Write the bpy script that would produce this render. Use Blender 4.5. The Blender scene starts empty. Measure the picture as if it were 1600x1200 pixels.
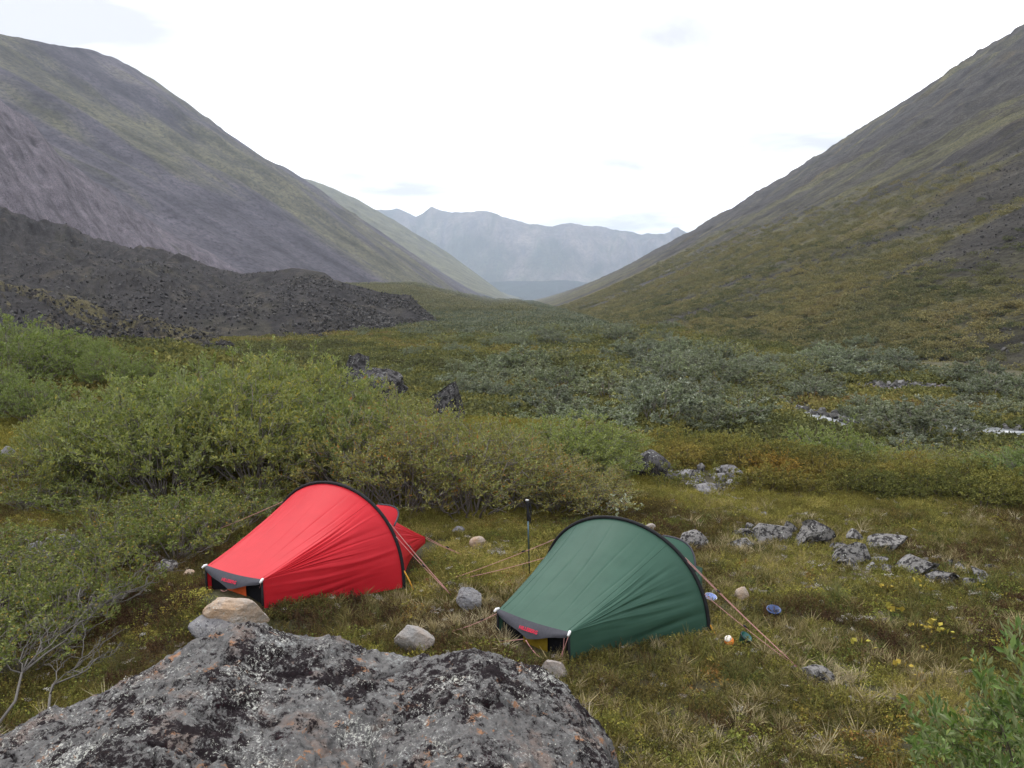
import bpy, bmesh, math, random
import numpy as np
from mathutils import Vector, Matrix, Euler
R = math.radians
sc = bpy.context.scene
col = sc.collection
rng = np.random.default_rng(7)
random.seed(7)

# ------------------------------------------------------------------ camera, sky, sun, exposure
CZ, PITCH, FPX = 3.166, 0.121, 1308.0        # eye height, downward tilt, focal length in photo pixels (1600 wide)
cam = bpy.data.cameras.new('camera'); co = bpy.data.objects.new('camera', cam); col.objects.link(co)
co.location = (0, 0, CZ); co.rotation_euler = (math.pi/2 - PITCH, 0, 0)
cam.sensor_width = 36; cam.lens = 36*FPX/1600; cam.clip_start = .05; cam.clip_end = 30000
sc.camera = co
SUN_EL, SUN_AZ = R(52), R(-38)               # azimuth from +Y towards +X
world = bpy.data.worlds.new('World'); sc.world = world; world.use_nodes = True
wn, wl = world.node_tree.nodes, world.node_tree.links
wn.clear()
w_out = wn.new('ShaderNodeOutputWorld'); w_bg = wn.new('ShaderNodeBackground'); wl.new(w_bg.outputs[0], w_out.inputs[0])
w_sky = wn.new('ShaderNodeTexSky'); w_sky.sky_type = 'NISHITA'; w_sky.sun_disc = False
w_sky.sun_elevation = SUN_EL; w_sky.sun_rotation = SUN_AZ
w_bg.inputs['Strength'].default_value = 0.1
w_tc = wn.new('ShaderNodeTexCoord')
w_sep = wn.new('ShaderNodeSeparateXYZ'); wl.new(w_tc.outputs['Generated'], w_sep.inputs[0])
def wmath(op, a, b=None, clamp=False):
    n = wn.new('ShaderNodeMath'); n.operation = op; n.use_clamp = clamp
    for i, v in enumerate((a, b)):
        if v is None: continue
        if isinstance(v, (int, float)): n.inputs[i].default_value = v
        else: wl.new(v, n.inputs[i])
    return n.outputs[0]
zc = wmath('ADD', wmath('MAXIMUM', w_sep.outputs[2], 0.0), 0.10)
w_cmb = wn.new('ShaderNodeCombineXYZ')
wl.new(wmath('DIVIDE', w_sep.outputs[0], zc), w_cmb.inputs[0]); wl.new(wmath('DIVIDE', w_sep.outputs[1], zc), w_cmb.inputs[1])
w_n1 = wn.new('ShaderNodeTexNoise'); w_n1.inputs['Scale'].default_value = 0.85; w_n1.inputs['Detail'].default_value = 6
w_n1.inputs['Roughness'].default_value = .52; w_n1.inputs['Distortion'].default_value = .3
w_map = wn.new('ShaderNodeMapping'); w_map.inputs['Location'].default_value = (4.3, 1.7, 0); wl.new(w_cmb.outputs[0], w_map.inputs[0]); wl.new(w_map.outputs[0], w_n1.inputs['Vector'])
w_cr = wn.new('ShaderNodeValToRGB'); wl.new(w_n1.outputs[0], w_cr.inputs[0])
e = w_cr.color_ramp.elements
e[0].position = .35; e[0].color = (5.0, 5.0, 5.25, 1)
e[1].position = .56; e[1].color = (12.2, 12.2, 12.5, 1)
em = w_cr.color_ramp.elements.new(.66); em.color = (16.5, 16.5, 16.6, 1)
w_mx = wn.new('ShaderNodeMixRGB'); w_mx.inputs[0].default_value = .93
wl.new(w_sky.outputs[0], w_mx.inputs[1]); wl.new(w_cr.outputs[0], w_mx.inputs[2]); wl.new(w_mx.outputs[0], w_bg.inputs[0])
sun = bpy.data.lights.new('sun', 'SUN'); so = bpy.data.objects.new('sun', sun); col.objects.link(so)
sun.energy = 1.0; sun.angle = R(18); sun.color = (1, .97, .92)
sd = Vector((math.sin(SUN_AZ)*math.cos(SUN_EL), math.cos(SUN_AZ)*math.cos(SUN_EL), math.sin(SUN_EL)))
so.rotation_euler = (-sd).to_track_quat('-Z', 'Y').to_euler()
sc.view_settings.view_transform = 'Standard'; sc.view_settings.look = 'None'
sc.view_settings.exposure = 0.88; sc.view_settings.gamma = 1; sc.view_settings.use_curve_mapping = False
sc.cycles.use_denoising = True; sc.cycles.denoising_input_passes = 'RGB_ALBEDO_NORMAL'; sc.cycles.denoising_prefilter = 'ACCURATE'
sc.cycles.max_bounces = 6; sc.cycles.diffuse_bounces = 3; sc.cycles.glossy_bounces = 2
sc.cycles.transmission_bounces = 3; sc.cycles.volume_bounces = 2; sc.cycles.transparent_max_bounces = 4

# ------------------------------------------------------------------ numeric helpers
def h2(ix, iy, s):
    n = (ix.astype(np.int64)*374761393 + iy.astype(np.int64)*668265263 + s*2147483647*3 + s*97531) & 0xffffffff
    n = ((n ^ (n >> 13))*1274126177) & 0xffffffff
    n = ((n ^ (n >> 16))*2246822519) & 0xffffffff
    return ((n ^ (n >> 15)) & 0xffffff)/float(0xffffff)
def vn(x, y, s=0):
    x = np.asarray(x, float); y = np.asarray(y, float)
    ix, iy = np.floor(x), np.floor(y); fx, fy = x-ix, y-iy
    fx = fx*fx*fx*(fx*(fx*6-15)+10); fy = fy*fy*fy*(fy*(fy*6-15)+10)
    return ((h2(ix, iy, s)*(1-fx)+h2(ix+1, iy, s)*fx)*(1-fy)+(h2(ix, iy+1, s)*(1-fx)+h2(ix+1, iy+1, s)*fx)*fy)*2-1
def fbm(x, y, o=4, s=0, g=.5):
    a, t, n = 1., 0., 0.
    x = np.asarray(x, float); y = np.asarray(y, float)
    for k in range(o):
        t = t+a*vn(x, y, s+k*17); n += a; a *= g
        x, y = 1.62*x-1.18*y+3.7, 1.18*x+1.62*y+9.1
    return t/n
def ridged(x, y, o=4, s=0):
    a, t, n = 1., 0., 0.
    for k in range(o):
        t = t+a*(1-2*np.abs(vn(x, y, s+k*13))); n += a; a *= .5
        x, y = 1.62*x-1.18*y+3.7, 1.18*x+1.62*y+9.1
    return t/n
def sstep(a, b, x):
    t = np.clip((np.asarray(x, float)-a)/(b-a), 0, 1); return t*t*(3-2*t)
def tdep(py): return math.tan(PITCH+math.atan((py-600)/FPX))
def at_y(px, py, y):
    """the world point seen at photo pixel (px, py) lying y metres down the valley"""
    zr = -y*tdep(py); d = y*math.cos(PITCH)-zr*math.sin(PITCH)
    return ((px-800)/FPX*d, y, CZ+zr)
def edge_y(x):
    return np.interp(x, [-40, -12, -4, 0, 2.5, 4.4, 6.0, 7.6, 10, 20], [40, 28, 20, 18, 16.3, 14.7, 13.2, 12.3, 11.2, 8])
def H(x, y):
    x = np.asarray(x, float); y = np.asarray(y, float)
    r = np.hypot(x, y)
    valley = -1.76-.02*(y-30)+.35*fbm(x/9, y/9, 3, 5)*sstep(16, 40, r)+.0006*np.maximum(np.abs(x-6)-10, 0)**1.3
    valley = valley+np.minimum(.25*np.maximum(-x-.02*y-6, 0), .022*y)*sstep(230, 420, y)
    bench = .09*fbm(x/1.9, y/1.9, 3, 2)+.035*fbm(x/.45, y/.45, 3, 9)+.11*sstep(-1.2, -3.5, x)+.25*sstep(-5, -12, x)+.5*sstep(15, 24, y)*sstep(-2, -8, x)
    bench = bench+.0*x
    for bx0, by0, ba, br0 in ((.17, 6.62, .115, .55), (-2.60, 7.45, .16, .50), (.95, 6.85, .06, .5), (-1.85, 7.75, .07, .5)):
        bench = bench+ba*np.exp(-((x-bx0)**2+(y-by0)**2)/br0**2)
    t = sstep(0, 6, y-edge_y(x)+.5*fbm(x/2.3, y/2.3, 2, 31))
    z = bench*(1-t)+valley*t
    return z+1.3*sstep(2.6, .2, y)
def G(px, py, ymax=600):
    """walk down the sight line until it meets the ground"""
    y0, y = 1.0, 1.0
    while y < ymax:
        p = at_y(px, py, y)
        if p[2] < H(p[0], p[1]): break
        y0, y = y, y*1.02+.02
    for _ in range(14):
        m = .5*(y0+y); p = at_y(px, py, m)
        if p[2] < float(H(p[0], p[1])): y = m
        else: y0 = m
    p = at_y(px, py, y); return Vector((p[0], p[1], float(H(p[0], p[1]))))

# ------------------------------------------------------------------ object helpers
def tag(o, label=None, cat=None, group=None, kind=None):
    if label: o['label'] = label
    if cat: o['category'] = cat
    if group: o['group'] = group
    if kind: o['kind'] = kind
    return o
def mesh_np(name, verts, faces, mats=(), smooth=True, parent=None, uv=None, link=True, fmat=None):
    me = bpy.data.meshes.new(name)
    verts = np.asarray(verts, np.float32); faces = np.asarray(faces, np.int32)
    k = faces.shape[1]
    me.vertices.add(len(verts)); me.vertices.foreach_set('co', verts.ravel())
    me.loops.add(faces.size); me.loops.foreach_set('vertex_index', faces.ravel())
    me.polygons.add(len(faces)); me.polygons.foreach_set('loop_start', np.arange(0, faces.size, k, dtype=np.int32))
    me.polygons.foreach_set('use_smooth', np.full(len(faces), smooth))
    for m in (mats if isinstance(mats, (list, tuple)) else [mats]): me.materials.append(m)
    if fmat is not None: me.polygons.foreach_set('material_index', np.asarray(fmat, np.int32))
    me.update(calc_edges=True)
    if uv is not None:
        l = me.uv_layers.new(name='UVMap'); l.data.foreach_set('uv', np.asarray(uv, np.float32)[faces.ravel()].ravel())
    o = bpy.data.objects.new(name, me)
    if link: col.objects.link(o)
    if parent is not None: o.parent = parent
    return o
def attr(o, name, typ, dom, key, data):
    a = o.data.attributes.new(name, typ, dom); a.data.foreach_set(key, np.asarray(data).ravel().astype(np.int32 if typ == 'INT' else np.float32)); return a
def grid_faces(nu, nv, off=0):
    i = np.arange(nu-1)[:, None]; j = np.arange(nv-1)[None, :]
    a = i*nv+j+off
    return np.stack([a, a+1, a+nv+1, a+nv], -1).reshape(-1, 4)
def empty(name, loc=(0, 0, 0), rz=0):
    o = bpy.data.objects.new(name, None); col.objects.link(o); o.location = loc; o.rotation_euler.z = rz; o.empty_display_size = .1; return o
class MB:
    def __init__(s): s.v = []; s.f = []; s.n = 0
    def add(s, v, f):
        v = np.asarray(v, float); s.v.append(v); s.f.append(np.asarray(f)+s.n); s.n += len(v)
    def tube(s, pts, rad, sides=6):
        P = np.asarray(pts, float); n = len(P); rad = np.broadcast_to(np.asarray(rad, float), (n,))
        T = np.gradient(P, axis=0); T /= np.linalg.norm(T, axis=1, keepdims=True)+1e-9
        up = np.where(np.abs(T[:, 2:3]) < .9, np.array([[0, 0, 1.]]), np.array([[1., 0, 0]]))
        if np.ptp((np.abs(T[:, 2]) < .9).astype(int)): up = np.tile(np.array([[.31, .95, .05]]), (n, 1))
        A = np.cross(T, up); A /= np.linalg.norm(A, axis=1, keepdims=True)+1e-9; B = np.cross(T, A)
        th = np.arange(sides)*2*math.pi/sides
        V = P[:, None]+rad[:, None, None]*(np.cos(th)[None, :, None]*A[:, None]+np.sin(th)[None, :, None]*B[:, None])
        f = []
        for i in range(n-1):
            for j in range(sides):
                k = (j+1) % sides; f.append((i*sides+j, i*sides+k, (i+1)*sides+k, (i+1)*sides+j))
        V = V.reshape(-1, 3); c = len(V); V = np.vstack([V, P[:1], P[-1:]])
        for j in range(sides):
            k = (j+1) % sides; f.append((c, k, j, j)); f.append((c+1, (n-1)*sides+j, (n-1)*sides+k, (n-1)*sides+k))
        s.add(V, f)
    def lathe(s, prof, c=(0, 0, 0), sides=20, M=None):
        V = []; th = np.arange(sides)*2*math.pi/sides
        for r, z in prof: V += [(r*math.cos(t), r*math.sin(t), z) for t in th]
        V = np.array(V); f = []
        for i in range(len(prof)-1):
            for j in range(sides):
                k = (j+1) % sides; f.append((i*sides+j, i*sides+k, (i+1)*sides+k, (i+1)*sides+j))
        if M is not None: V = V@np.array(M.to_3x3()).T
        s.add(V+np.array(c), f)
    def build(s, name, mat, parent=None, smooth=True):
        V = np.vstack(s.v); F = np.vstack(s.f)
        bm = bmesh.new(); vs = [bm.verts.new(v) for v in V]
        for q in F:
            q = list(dict.fromkeys(q.tolist()))
            if len(q) > 2:
                try: bm.faces.new([vs[i] for i in q])
                except ValueError: pass
        bmesh.ops.recalc_face_normals(bm, faces=bm.faces)
        for fc in bm.faces: fc.smooth = smooth
        me = bpy.data.meshes.new(name); bm.to_mesh(me); bm.free()
        for m in (mat if isinstance(mat, (list, tuple)) else [mat]): me.materials.append(m)
        o = bpy.data.objects.new(name, me); col.objects.link(o)
        if parent is not None: o.parent = parent
        return o
def copy_tree(o, parent=None):
    c = o.copy(); col.objects.link(c); c.parent = parent
    for ch in list(o.children): copy_tree(ch, c)
    return c

# ------------------------------------------------------------------ material helpers
class NT:
    def __init__(s, name):
        s.m = bpy.data.materials.new(name); s.m.use_nodes = True; s.n = s.m.node_tree.nodes; s.l = s.m.node_tree.links
        s.b = s.n['Principled BSDF']; s.out = s.n['Material Output']; s.b.inputs['Roughness'].default_value = .85
        s.b.inputs['Specular IOR Level'].default_value = .25
        s.tc = s.n.new('ShaderNodeTexCoord')
    def put(s, sock, v):
        if isinstance(v, (int, float)): sock.default_value = v
        elif isinstance(v, tuple): sock.default_value = v if len(v) == 4 or sock.type == 'VECTOR' else (*v, 1)
        else: s.l.new(v, sock)
    def coord(s, kind='Object', scale=(1, 1, 1), rot=(0, 0, 0), warp=0, wscale=1):
        m = s.n.new('ShaderNodeMapping'); m.inputs['Scale'].default_value = scale; m.inputs['Rotation'].default_value = rot
        v = s.tc.outputs[kind]
        if warp:
            nz = s.n.new('ShaderNodeTexNoise'); nz.inputs['Scale'].default_value = wscale; s.l.new(v, nz.inputs['Vector'])
            a = s.n.new('ShaderNodeVectorMath'); a.operation = 'MULTIPLY_ADD'; s.l.new(nz.outputs['Color'], a.inputs[0])
            a.inputs[1].default_value = (warp,)*3; s.l.new(v, a.inputs[2]); v = a.outputs[0]
        s.l.new(v, m.inputs['Vector']); return m.outputs[0]
    def noise(s, vec, scale, detail=5, rough=.55, dist=0):
        n = s.n.new('ShaderNodeTexNoise'); n.inputs['Scale'].default_value = scale; n.inputs['Detail'].default_value = detail
        n.inputs['Roughness'].default_value = rough; n.inputs['Distortion'].default_value = dist; s.l.new(vec, n.inputs['Vector']); return n.outputs[0]
    def voro(s, vec, scale, feat='F1', out='Distance', rnd=1):
        n = s.n.new('ShaderNodeTexVoronoi'); n.feature = feat; n.inputs['Scale'].default_value = scale; n.inputs['Randomness'].default_value = rnd
        s.l.new(vec, n.inputs['Vector']); return n.outputs[out]
    def ramp(s, fac, stops, interp='LINEAR'):
        r = s.n.new('ShaderNodeValToRGB'); r.color_ramp.interpolation = interp; el = r.color_ramp.elements
        while len(el) < len(stops): el.new(.5)
        for e_, (p, c) in zip(el, stops):
            e_.position = p; e_.color = (c, c, c, 1) if isinstance(c, (int, float)) else (*c, 1)
        s.l.new(fac, r.inputs[0]); return r.outputs[0]
    def mix(s, f, a, b, mode='MIX'):
        n = s.n.new('ShaderNodeMixRGB'); n.blend_type = mode
        s.put(n.inputs[0], f); s.put(n.inputs[1], a); s.put(n.inputs[2], b); return n.outputs[0]
    def math(s, op, a, b=0.0, clamp=False):
        n = s.n.new('ShaderNodeMath'); n.operation = op; n.use_clamp = clamp; s.put(n.inputs[0], a); s.put(n.inputs[1], b); return n.outputs[0]
    def bump(s, h, strength=.5, dist=.02):
        n = s.n.new('ShaderNodeBump'); n.inputs['Strength'].default_value = strength; n.inputs['Distance'].default_value = dist
        s.l.new(h, n.inputs['Height']); s.l.new(n.outputs[0], s.b.inputs['Normal']); return n
    def col(s, c): s.put(s.b.inputs['Base Color'], c)
    def rough(s, v): s.put(s.b.inputs['Roughness'], v)
def plain(name, c, rough=.6, spec=.3, metal=0):
    t = NT(name); n = t.noise(t.coord(), 40, 3); t.col(t.mix(t.ramp(n, [(.3, 0.), (.7, 1.)]), tuple(x*.85 for x in c), tuple(min(1, x*1.1) for x in c)))
    t.rough(rough); t.b.inputs['Specular IOR Level'].default_value = spec; t.b.inputs['Metallic'].default_value = metal; return t.m

def mk_ground():
    t = NT('tundra_soil'); c = t.coord()
    a = t.noise(c, .55, 6, .6); b = t.noise(c, 6, 5, .65); d = t.noise(c, 40, 4, .7)
    base = t.ramp(a, [(.3, (.060, .052, .026)), (.45, (.085, .074, .030)), (.58, (.075, .078, .030)), (.72, (.115, .092, .040))])
    base = t.mix(t.ramp(b, [(.35, .75), (.7, 0.)]), base, (.040, .034, .020))
    base = t.mix(t.ramp(d, [(.55, 0.), (.75, .5)]), base, (.16, .14, .085))
    t.col(base); t.bump(t.mix(.5, b, d), .9, .06); return t.m
def mk_hill(name, green, green2, scree, scree2, cover, su=.02, sv=.004, fine=.25, dark=(.05, .045, .05), streak=.5, bump=3.0, low=None, ochre=None):
    """hillside: u runs along the hill, v down the slope, both in metres"""
    t = NT(name); uv = t.coord('UV')
    def st(a, b, d=6, r=.6, off=0):
        m = t.n.new('ShaderNodeMapping'); m.inputs['Scale'].default_value = (a, b, 1); m.inputs['Location'].default_value = (off, off*.7, 0)
        nz = t.n.new('ShaderNodeTexNoise'); nz.inputs['Scale'].default_value = a*.5; nz.inputs['Detail'].default_value = 3; t.l.new(uv, nz.inputs['Vector'])
        ad = t.n.new('ShaderNodeVectorMath'); ad.operation = 'MULTIPLY_ADD'; t.l.new(nz.outputs['Color'], ad.inputs[0]); ad.inputs[1].default_value = (.9/a, .0, 0)
        t.l.new(uv, ad.inputs[2]); t.l.new(ad.outputs[0], m.inputs['Vector'])
        n = t.n.new('ShaderNodeTexNoise'); n.inputs['Scale'].default_value = 1; n.inputs['Detail'].default_value = d; n.inputs['Roughness'].default_value = r
        t.l.new(m.outputs[0], n.inputs['Vector']); return n.outputs[0]
    a = st(su, sv, 7, .62); b = st(su*4, sv*4, 6, .65, 7); f = t.noise(uv, fine, 8, .72); big = t.noise(uv, su*.35, 4, .5)
    gfac = t.ramp(f, [(.3, 0.), (.7, 1.)]); g = t.mix(gfac, green, green2)
    s = t.mix(t.ramp(b, [(.35, 0.), (.65, 1.)]), scree, scree2)
    m = t.math('ADD', t.math('MULTIPLY', a, .62), t.math('MULTIPLY', b, .38)); m = t.math('ADD', m, t.math('MULTIPLY', t.math('SUBTRACT', big, .5), .55))
    if low is not None:      # greener towards the foot: v (metres up from the foot)
        sp = t.n.new('ShaderNodeSeparateXYZ'); t.l.new(uv, sp.inputs[0])
        m = t.math('SUBTRACT', m, t.math('MULTIPLY', t.ramp(t.math('DIVIDE', sp.outputs[1], low[0]), [(0., 1.), (1., 0.)]), low[1]))
    c = t.mix(t.ramp(m, [(cover-.035, 0.), (cover+.035, 1.)]), g, s)
    c = t.mix(t.ramp(st(su*2.3, sv*1.2, 6, .65, 21), [(.56, 0.), (.68, streak)]), c, dark)
    if ochre: c = t.mix(t.ramp(st(su*1.5, sv*6, 6, .7, 41), [(.55, 0.), (.68, ochre[3])]), c, ochre[:3])
    at = t.n.new('ShaderNodeAttribute'); at.attribute_name = 'scree'
    sm = t.math('ADD', at.outputs['Fac'], t.math('MULTIPLY', t.math('SUBTRACT', t.noise(uv, fine*1.3, 6, .75), .5), 1.2))
    c = t.mix(t.ramp(sm, [(.36, 0.), (.80, .9)]), c, t.mix(gfac, scree, scree2))
    mot = t.math('ADD', t.math('MULTIPLY', t.noise(uv, fine*.6, 7, .7), .5), t.math('MULTIPLY', st(su*6, sv*10, 7, .72, 61), .5))
    c = t.mix(1., c, t.ramp(mot, [(.38, .42), (.5, 1.), (.62, 1.55)]), 'MULTIPLY')
    c = t.mix(t.ramp(t.noise(uv, fine*6, 6, .75), [(.38, .75), (.55, 0.)]), c, tuple(x*.55 for x in dark))
    t.col(c); t.rough(.95); t.b.inputs['Specular IOR Level'].default_value = .1
    t.bump(t.mix(.5, f, t.mix(.6, a, t.noise(uv, fine*5, 6, .75))), 1., bump); return t.m
def mk_rock(name, base, base2, dark, darkf, pale=(.45, .46, .42), palef=.3, orange=None, sc_=1., bump=.012):
    t = NT(name); c = t.coord('Object', warp=.08/sc_, wscale=6*sc_)
    big = t.noise(c, 3*sc_, 6, .6); mid = t.noise(c, 14*sc_, 6, .68); fine = t.noise(c, 60*sc_, 5, .7)
    x = t.mix(t.ramp(big, [(.35, 0.), (.62, 1.)]), base, base2)
    x = t.mix(t.ramp(fine, [(.35, .45), (.6, 0.)]), x, tuple(k*.5 for k in base))
    if orange:
        x = t.mix(t.ramp(t.noise(c, 5*sc_, 5, .7), [(.60, 0.), (.66, .75)]), x, orange)
    x = t.mix(t.ramp(mid, [(darkf-.05, .93), (darkf+.03, 0.)]), x, dark)
    v = t.voro(c, 34*sc_); vm = t.noise(c, 9*sc_, 4, .7)
    spots = t.math('MULTIPLY', t.ramp(v, [(.20, 1.), (.34, 0.)]), t.ramp(vm, [(.60-palef*.3, 0.), (.66-palef*.3, 1.)]))
    x = t.mix(spots, x, pale)
    t.col(x); t.rough(.93); t.bump(t.mix(.45, t.mix(.5, mid, fine), v), .9, bump); return t.m
def mk_leaf(name, a, b, c, under=None, cf=.9, trans=.28):
    """a leaf: random per leaf between a and b, a few turned to c; tinted by the object's own colour"""
    t = NT(name); at = t.n.new('ShaderNodeAttribute'); at.attribute_name = 'leafvar'
    oi = t.n.new('ShaderNodeObjectInfo')
    x = t.mix(at.outputs['Fac'], a, b)
    wn_ = t.n.new('ShaderNodeTexWhiteNoise'); wn_.noise_dimensions = '1D'; t.l.new(at.outputs['Fac'], wn_.inputs['W'])
    x = t.mix(t.math('GREATER_THAN', wn_.outputs['Value'], cf), x, c)
    x = t.mix(1.0, x, oi.outputs['Color'], 'MULTIPLY')
    if under:
        ge = t.n.new('ShaderNodeNewGeometry'); x = t.mix(t.math('MULTIPLY', ge.outputs['Backfacing'], .7), x, under)
    d = t.n.new('ShaderNodeBsdfTranslucent'); t.l.new(t.mix(1.0, x, (1.0, 1.15, .6), 'MULTIPLY'), d.inputs[0])
    t.col(x); t.rough(.55); t.b.inputs['Specular IOR Level'].default_value = .3
    mx = t.n.new('ShaderNodeMixShader'); mx.inputs[0].default_value = trans
    t.l.new(t.b.outputs[0], mx.inputs[1]); t.l.new(d.outputs[0], mx.inputs[2]); t.l.new(mx.outputs[0], t.out.inputs[0]); return t.m
def mk_cover(name, c=(1, 1, 1), trans=.2):
    """ground cover: colour comes from each clump (tint) times each blade (leafvar)"""
    t = NT(name); ti = t.n.new('ShaderNodeAttribute'); ti.attribute_type = 'INSTANCER'; ti.attribute_name = 'tint'
    lv = t.n.new('ShaderNodeAttribute'); lv.attribute_name = 'leafvar'
    x = t.mix(1., ti.outputs['Color'], t.ramp(lv.outputs['Fac'], [(0., .55), (1., 1.45)]), 'MULTIPLY'); x = t.mix(1., x, c, 'MULTIPLY')
    t.col(x); t.rough(.8); t.b.inputs['Specular IOR Level'].default_value = .15
    d = t.n.new('ShaderNodeBsdfTranslucent'); t.l.new(x, d.inputs[0]); mx = t.n.new('ShaderNodeMixShader'); mx.inputs[0].default_value = trans
    t.l.new(t.b.outputs[0], mx.inputs[1]); t.l.new(d.outputs[0], mx.inputs[2]); t.l.new(mx.outputs[0], t.out.inputs[0]); return t.m

def mk_boulder():
    t = NT('lichen_boulder'); c = t.coord('Object', warp=.05, wscale=9)
    n1 = t.noise(c, 3.2, 8, .66, .2); n2 = t.noise(c, 7.5, 9, .78, .1); n3 = t.noise(c, 24, 8, .80); n4 = t.noise(c, 62, 6, .78); n5 = t.noise(t.coord('Object', (1, 1, 1), (1, 2, 3)), 7, 8, .7, .5)
    bg = t.math('MULTIPLY', t.math('SUBTRACT', t.noise(t.coord('Object'), 1.5, 3, .5), .5), .30)
    x = t.mix(t.ramp(n3, [(.38, 0.), (.62, 1.)]), (.100, .098, .098), (.215, .208, .200))
    x = t.mix(t.ramp(n1, [(.55, 0.), (.62, .7)]), x, (.26, .20, .17))
    x = t.mix(t.ramp(n5, [(.60, 0.), (.63, .8)]), x, (.40, .20, .10))
    x = t.mix(t.ramp(t.math('ADD', t.math('MULTIPLY', n2, .6), t.math('MULTIPLY', n4, .4)), [(.55, 0.), (.60, .9)]), x, (.31, .32, .31))
    x = t.mix(t.ramp(t.math('ADD', bg, t.math('ADD', t.math('MULTIPLY', n3, .40), t.math('MULTIPLY', n2, .60))), [(.465, .96), (.495, 0.)]), x, (.016, .011, .013))
    x = t.mix(t.ramp(t.math('ADD', t.math('MULTIPLY', n4, .6), t.math('MULTIPLY', n5, .4)), [(.40, .95), (.435, 0.)]), x, (.035, .012, .016))
    pal_ = t.math('ADD', t.math('MULTIPLY', n4, .55), t.math('ADD', t.math('MULTIPLY', n3, .15), t.math('MULTIPLY', t.noise(c, 2.4, 5, .6), .30)))
    x = t.mix(t.ramp(pal_, [(.56, 0.), (.58, .95)]), x, t.mix(n2, (.62, .64, .50), (.66, .64, .66)))
    t.col(x); t.rough(.95); t.b.inputs['Specular IOR Level'].default_value = .12
    t.bump(t.mix(.5, n3, n4), 1., .03); return t.m
M = {}
M['ground'] = mk_ground()
M['right'] = mk_hill('right_hill_tundra', (.165, .152, .078), (.102, .100, .056), (.100, .092, .084), (.056, .051, .050), .462, su=.014, sv=.0022, fine=.22,
                     dark=(.045, .040, .042), streak=.8, low=(150., .16), ochre=(.23, .175, .055, .5), bump=4.)
M['left'] = mk_hill('left_mountain_tundra', (.150, .142, .085), (.090, .088, .058), (.115, .102, .118), (.070, .063, .076), .47, su=.007, sv=.0016, fine=.05,
                    dark=(.048, .042, .050), streak=.8, bump=6.)
M['spur'] = mk_hill('left_spur_tundra', (.165, .160, .085), (.110, .110, .060), (.115, .102, .108), (.080, .072, .078), .60, su=.009, sv=.002, fine=.05,
                     dark=(.060, .055, .055), streak=.4, bump=5.)
M['scree'] = mk_hill('scree_slope', (.13, .125, .09), (.10, .095, .07), (.165, .145, .165), (.10, .086, .10), .33, su=.05, sv=.006, fine=.3,
                     dark=(.060, .052, .060), streak=.6, bump=1.2)
M['moraine'] = mk_hill('moraine_debris', (.072, .067, .050), (.060, .054, .044), (.068, .062, .060), (.036, .033, .034), .43, su=.06, sv=.012, fine=.8,
                       dark=(.024, .021, .022), streak=.6, bump=1.2, ochre=(.17, .145, .10, .5))
M['bank'] = mk_hill('rocky_bank', (.16, .135, .065), (.11, .10, .05), (.075, .066, .062), (.035, .031, .032), .50, su=.10, sv=.06, fine=.9,
                       dark=(.022, .019, .020), streak=.6, bump=1.0, ochre=(.22, .18, .12, .7))
M['far'] = mk_hill('far_range_rock', (.050, .065, .045), (.080, .080, .055), (.26, .21, .17), (.09, .085, .085), .50, su=.0022, sv=.0010, fine=.01,
                   dark=(.035, .040, .05), streak=.8, bump=16.)
M['forest'] = mk_hill('far_forest', (.030, .045, .035), (.022, .034, .030), (.04, .05, .04), (.03, .04, .035), .7, fine=.02, bump=4.)
M['boulder'] = mk_boulder()
M['rock_pale'] = mk_rock('pale_granite', (.31, .30, .29), (.38, .31, .26), (.06, .055, .055), .33, palef=.2, sc_=2)
M['rock_grey'] = mk_rock('grey_stone', (.19, .19, .20), (.25, .235, .23), (.05, .045, .05), .42, palef=.2, sc_=2)
M['rock_tan'] = mk_rock('tan_sandstone', (.42, .28, .17), (.37, .34, .31), (.08, .07, .07), .34, palef=.15, sc_=1.5)
M['rock_lichen'] = mk_rock('black_lichen_rock', (.25, .242, .23), (.17, .16, .155), (.018, .016, .017), .50, pale=(.42, .42, .38), palef=.25, sc_=1.1)
M['rock_dark'] = mk_rock('dark_boulder', (.10, .095, .097), (.075, .07, .072), (.014, .013, .014), .50, pale=(.30, .31, .29), palef=.35, sc_=.8)

# ------------------------------------------------------------------ ground
def polar(r0, r1, nr, a0, a1, na):
    r = np.geomspace(r0, r1, nr); a = np.linspace(R(a0), R(a1), na)
    RR, AA = np.meshgrid(r, a, indexing='ij'); return RR*np.sin(AA), RR*np.cos(AA)
X, Y = polar(.6, 9000, 420, -78, 78, 520)
Z = H(X, Y); Z = np.maximum(Z, -150.)
o = mesh_np('ground', np.stack([X, Y, Z], -1).reshape(-1, 3), grid_faces(*X.shape)[:, ::-1], M['ground']); tag(o, kind='structure')
X2, Y2 = polar(.6, 9000, 60, 78, 282, 60)
o = mesh_np('ground', np.stack([X2, Y2, np.maximum(np.where(np.hypot(X2, Y2) < 40, H(X2, np.abs(Y2)*0+Y2), 1.2-0*X2), -150)], -1).reshape(-1, 3), grid_faces(*X2.shape)[:, ::-1], M['ground']); tag(o, kind='structure')

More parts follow.
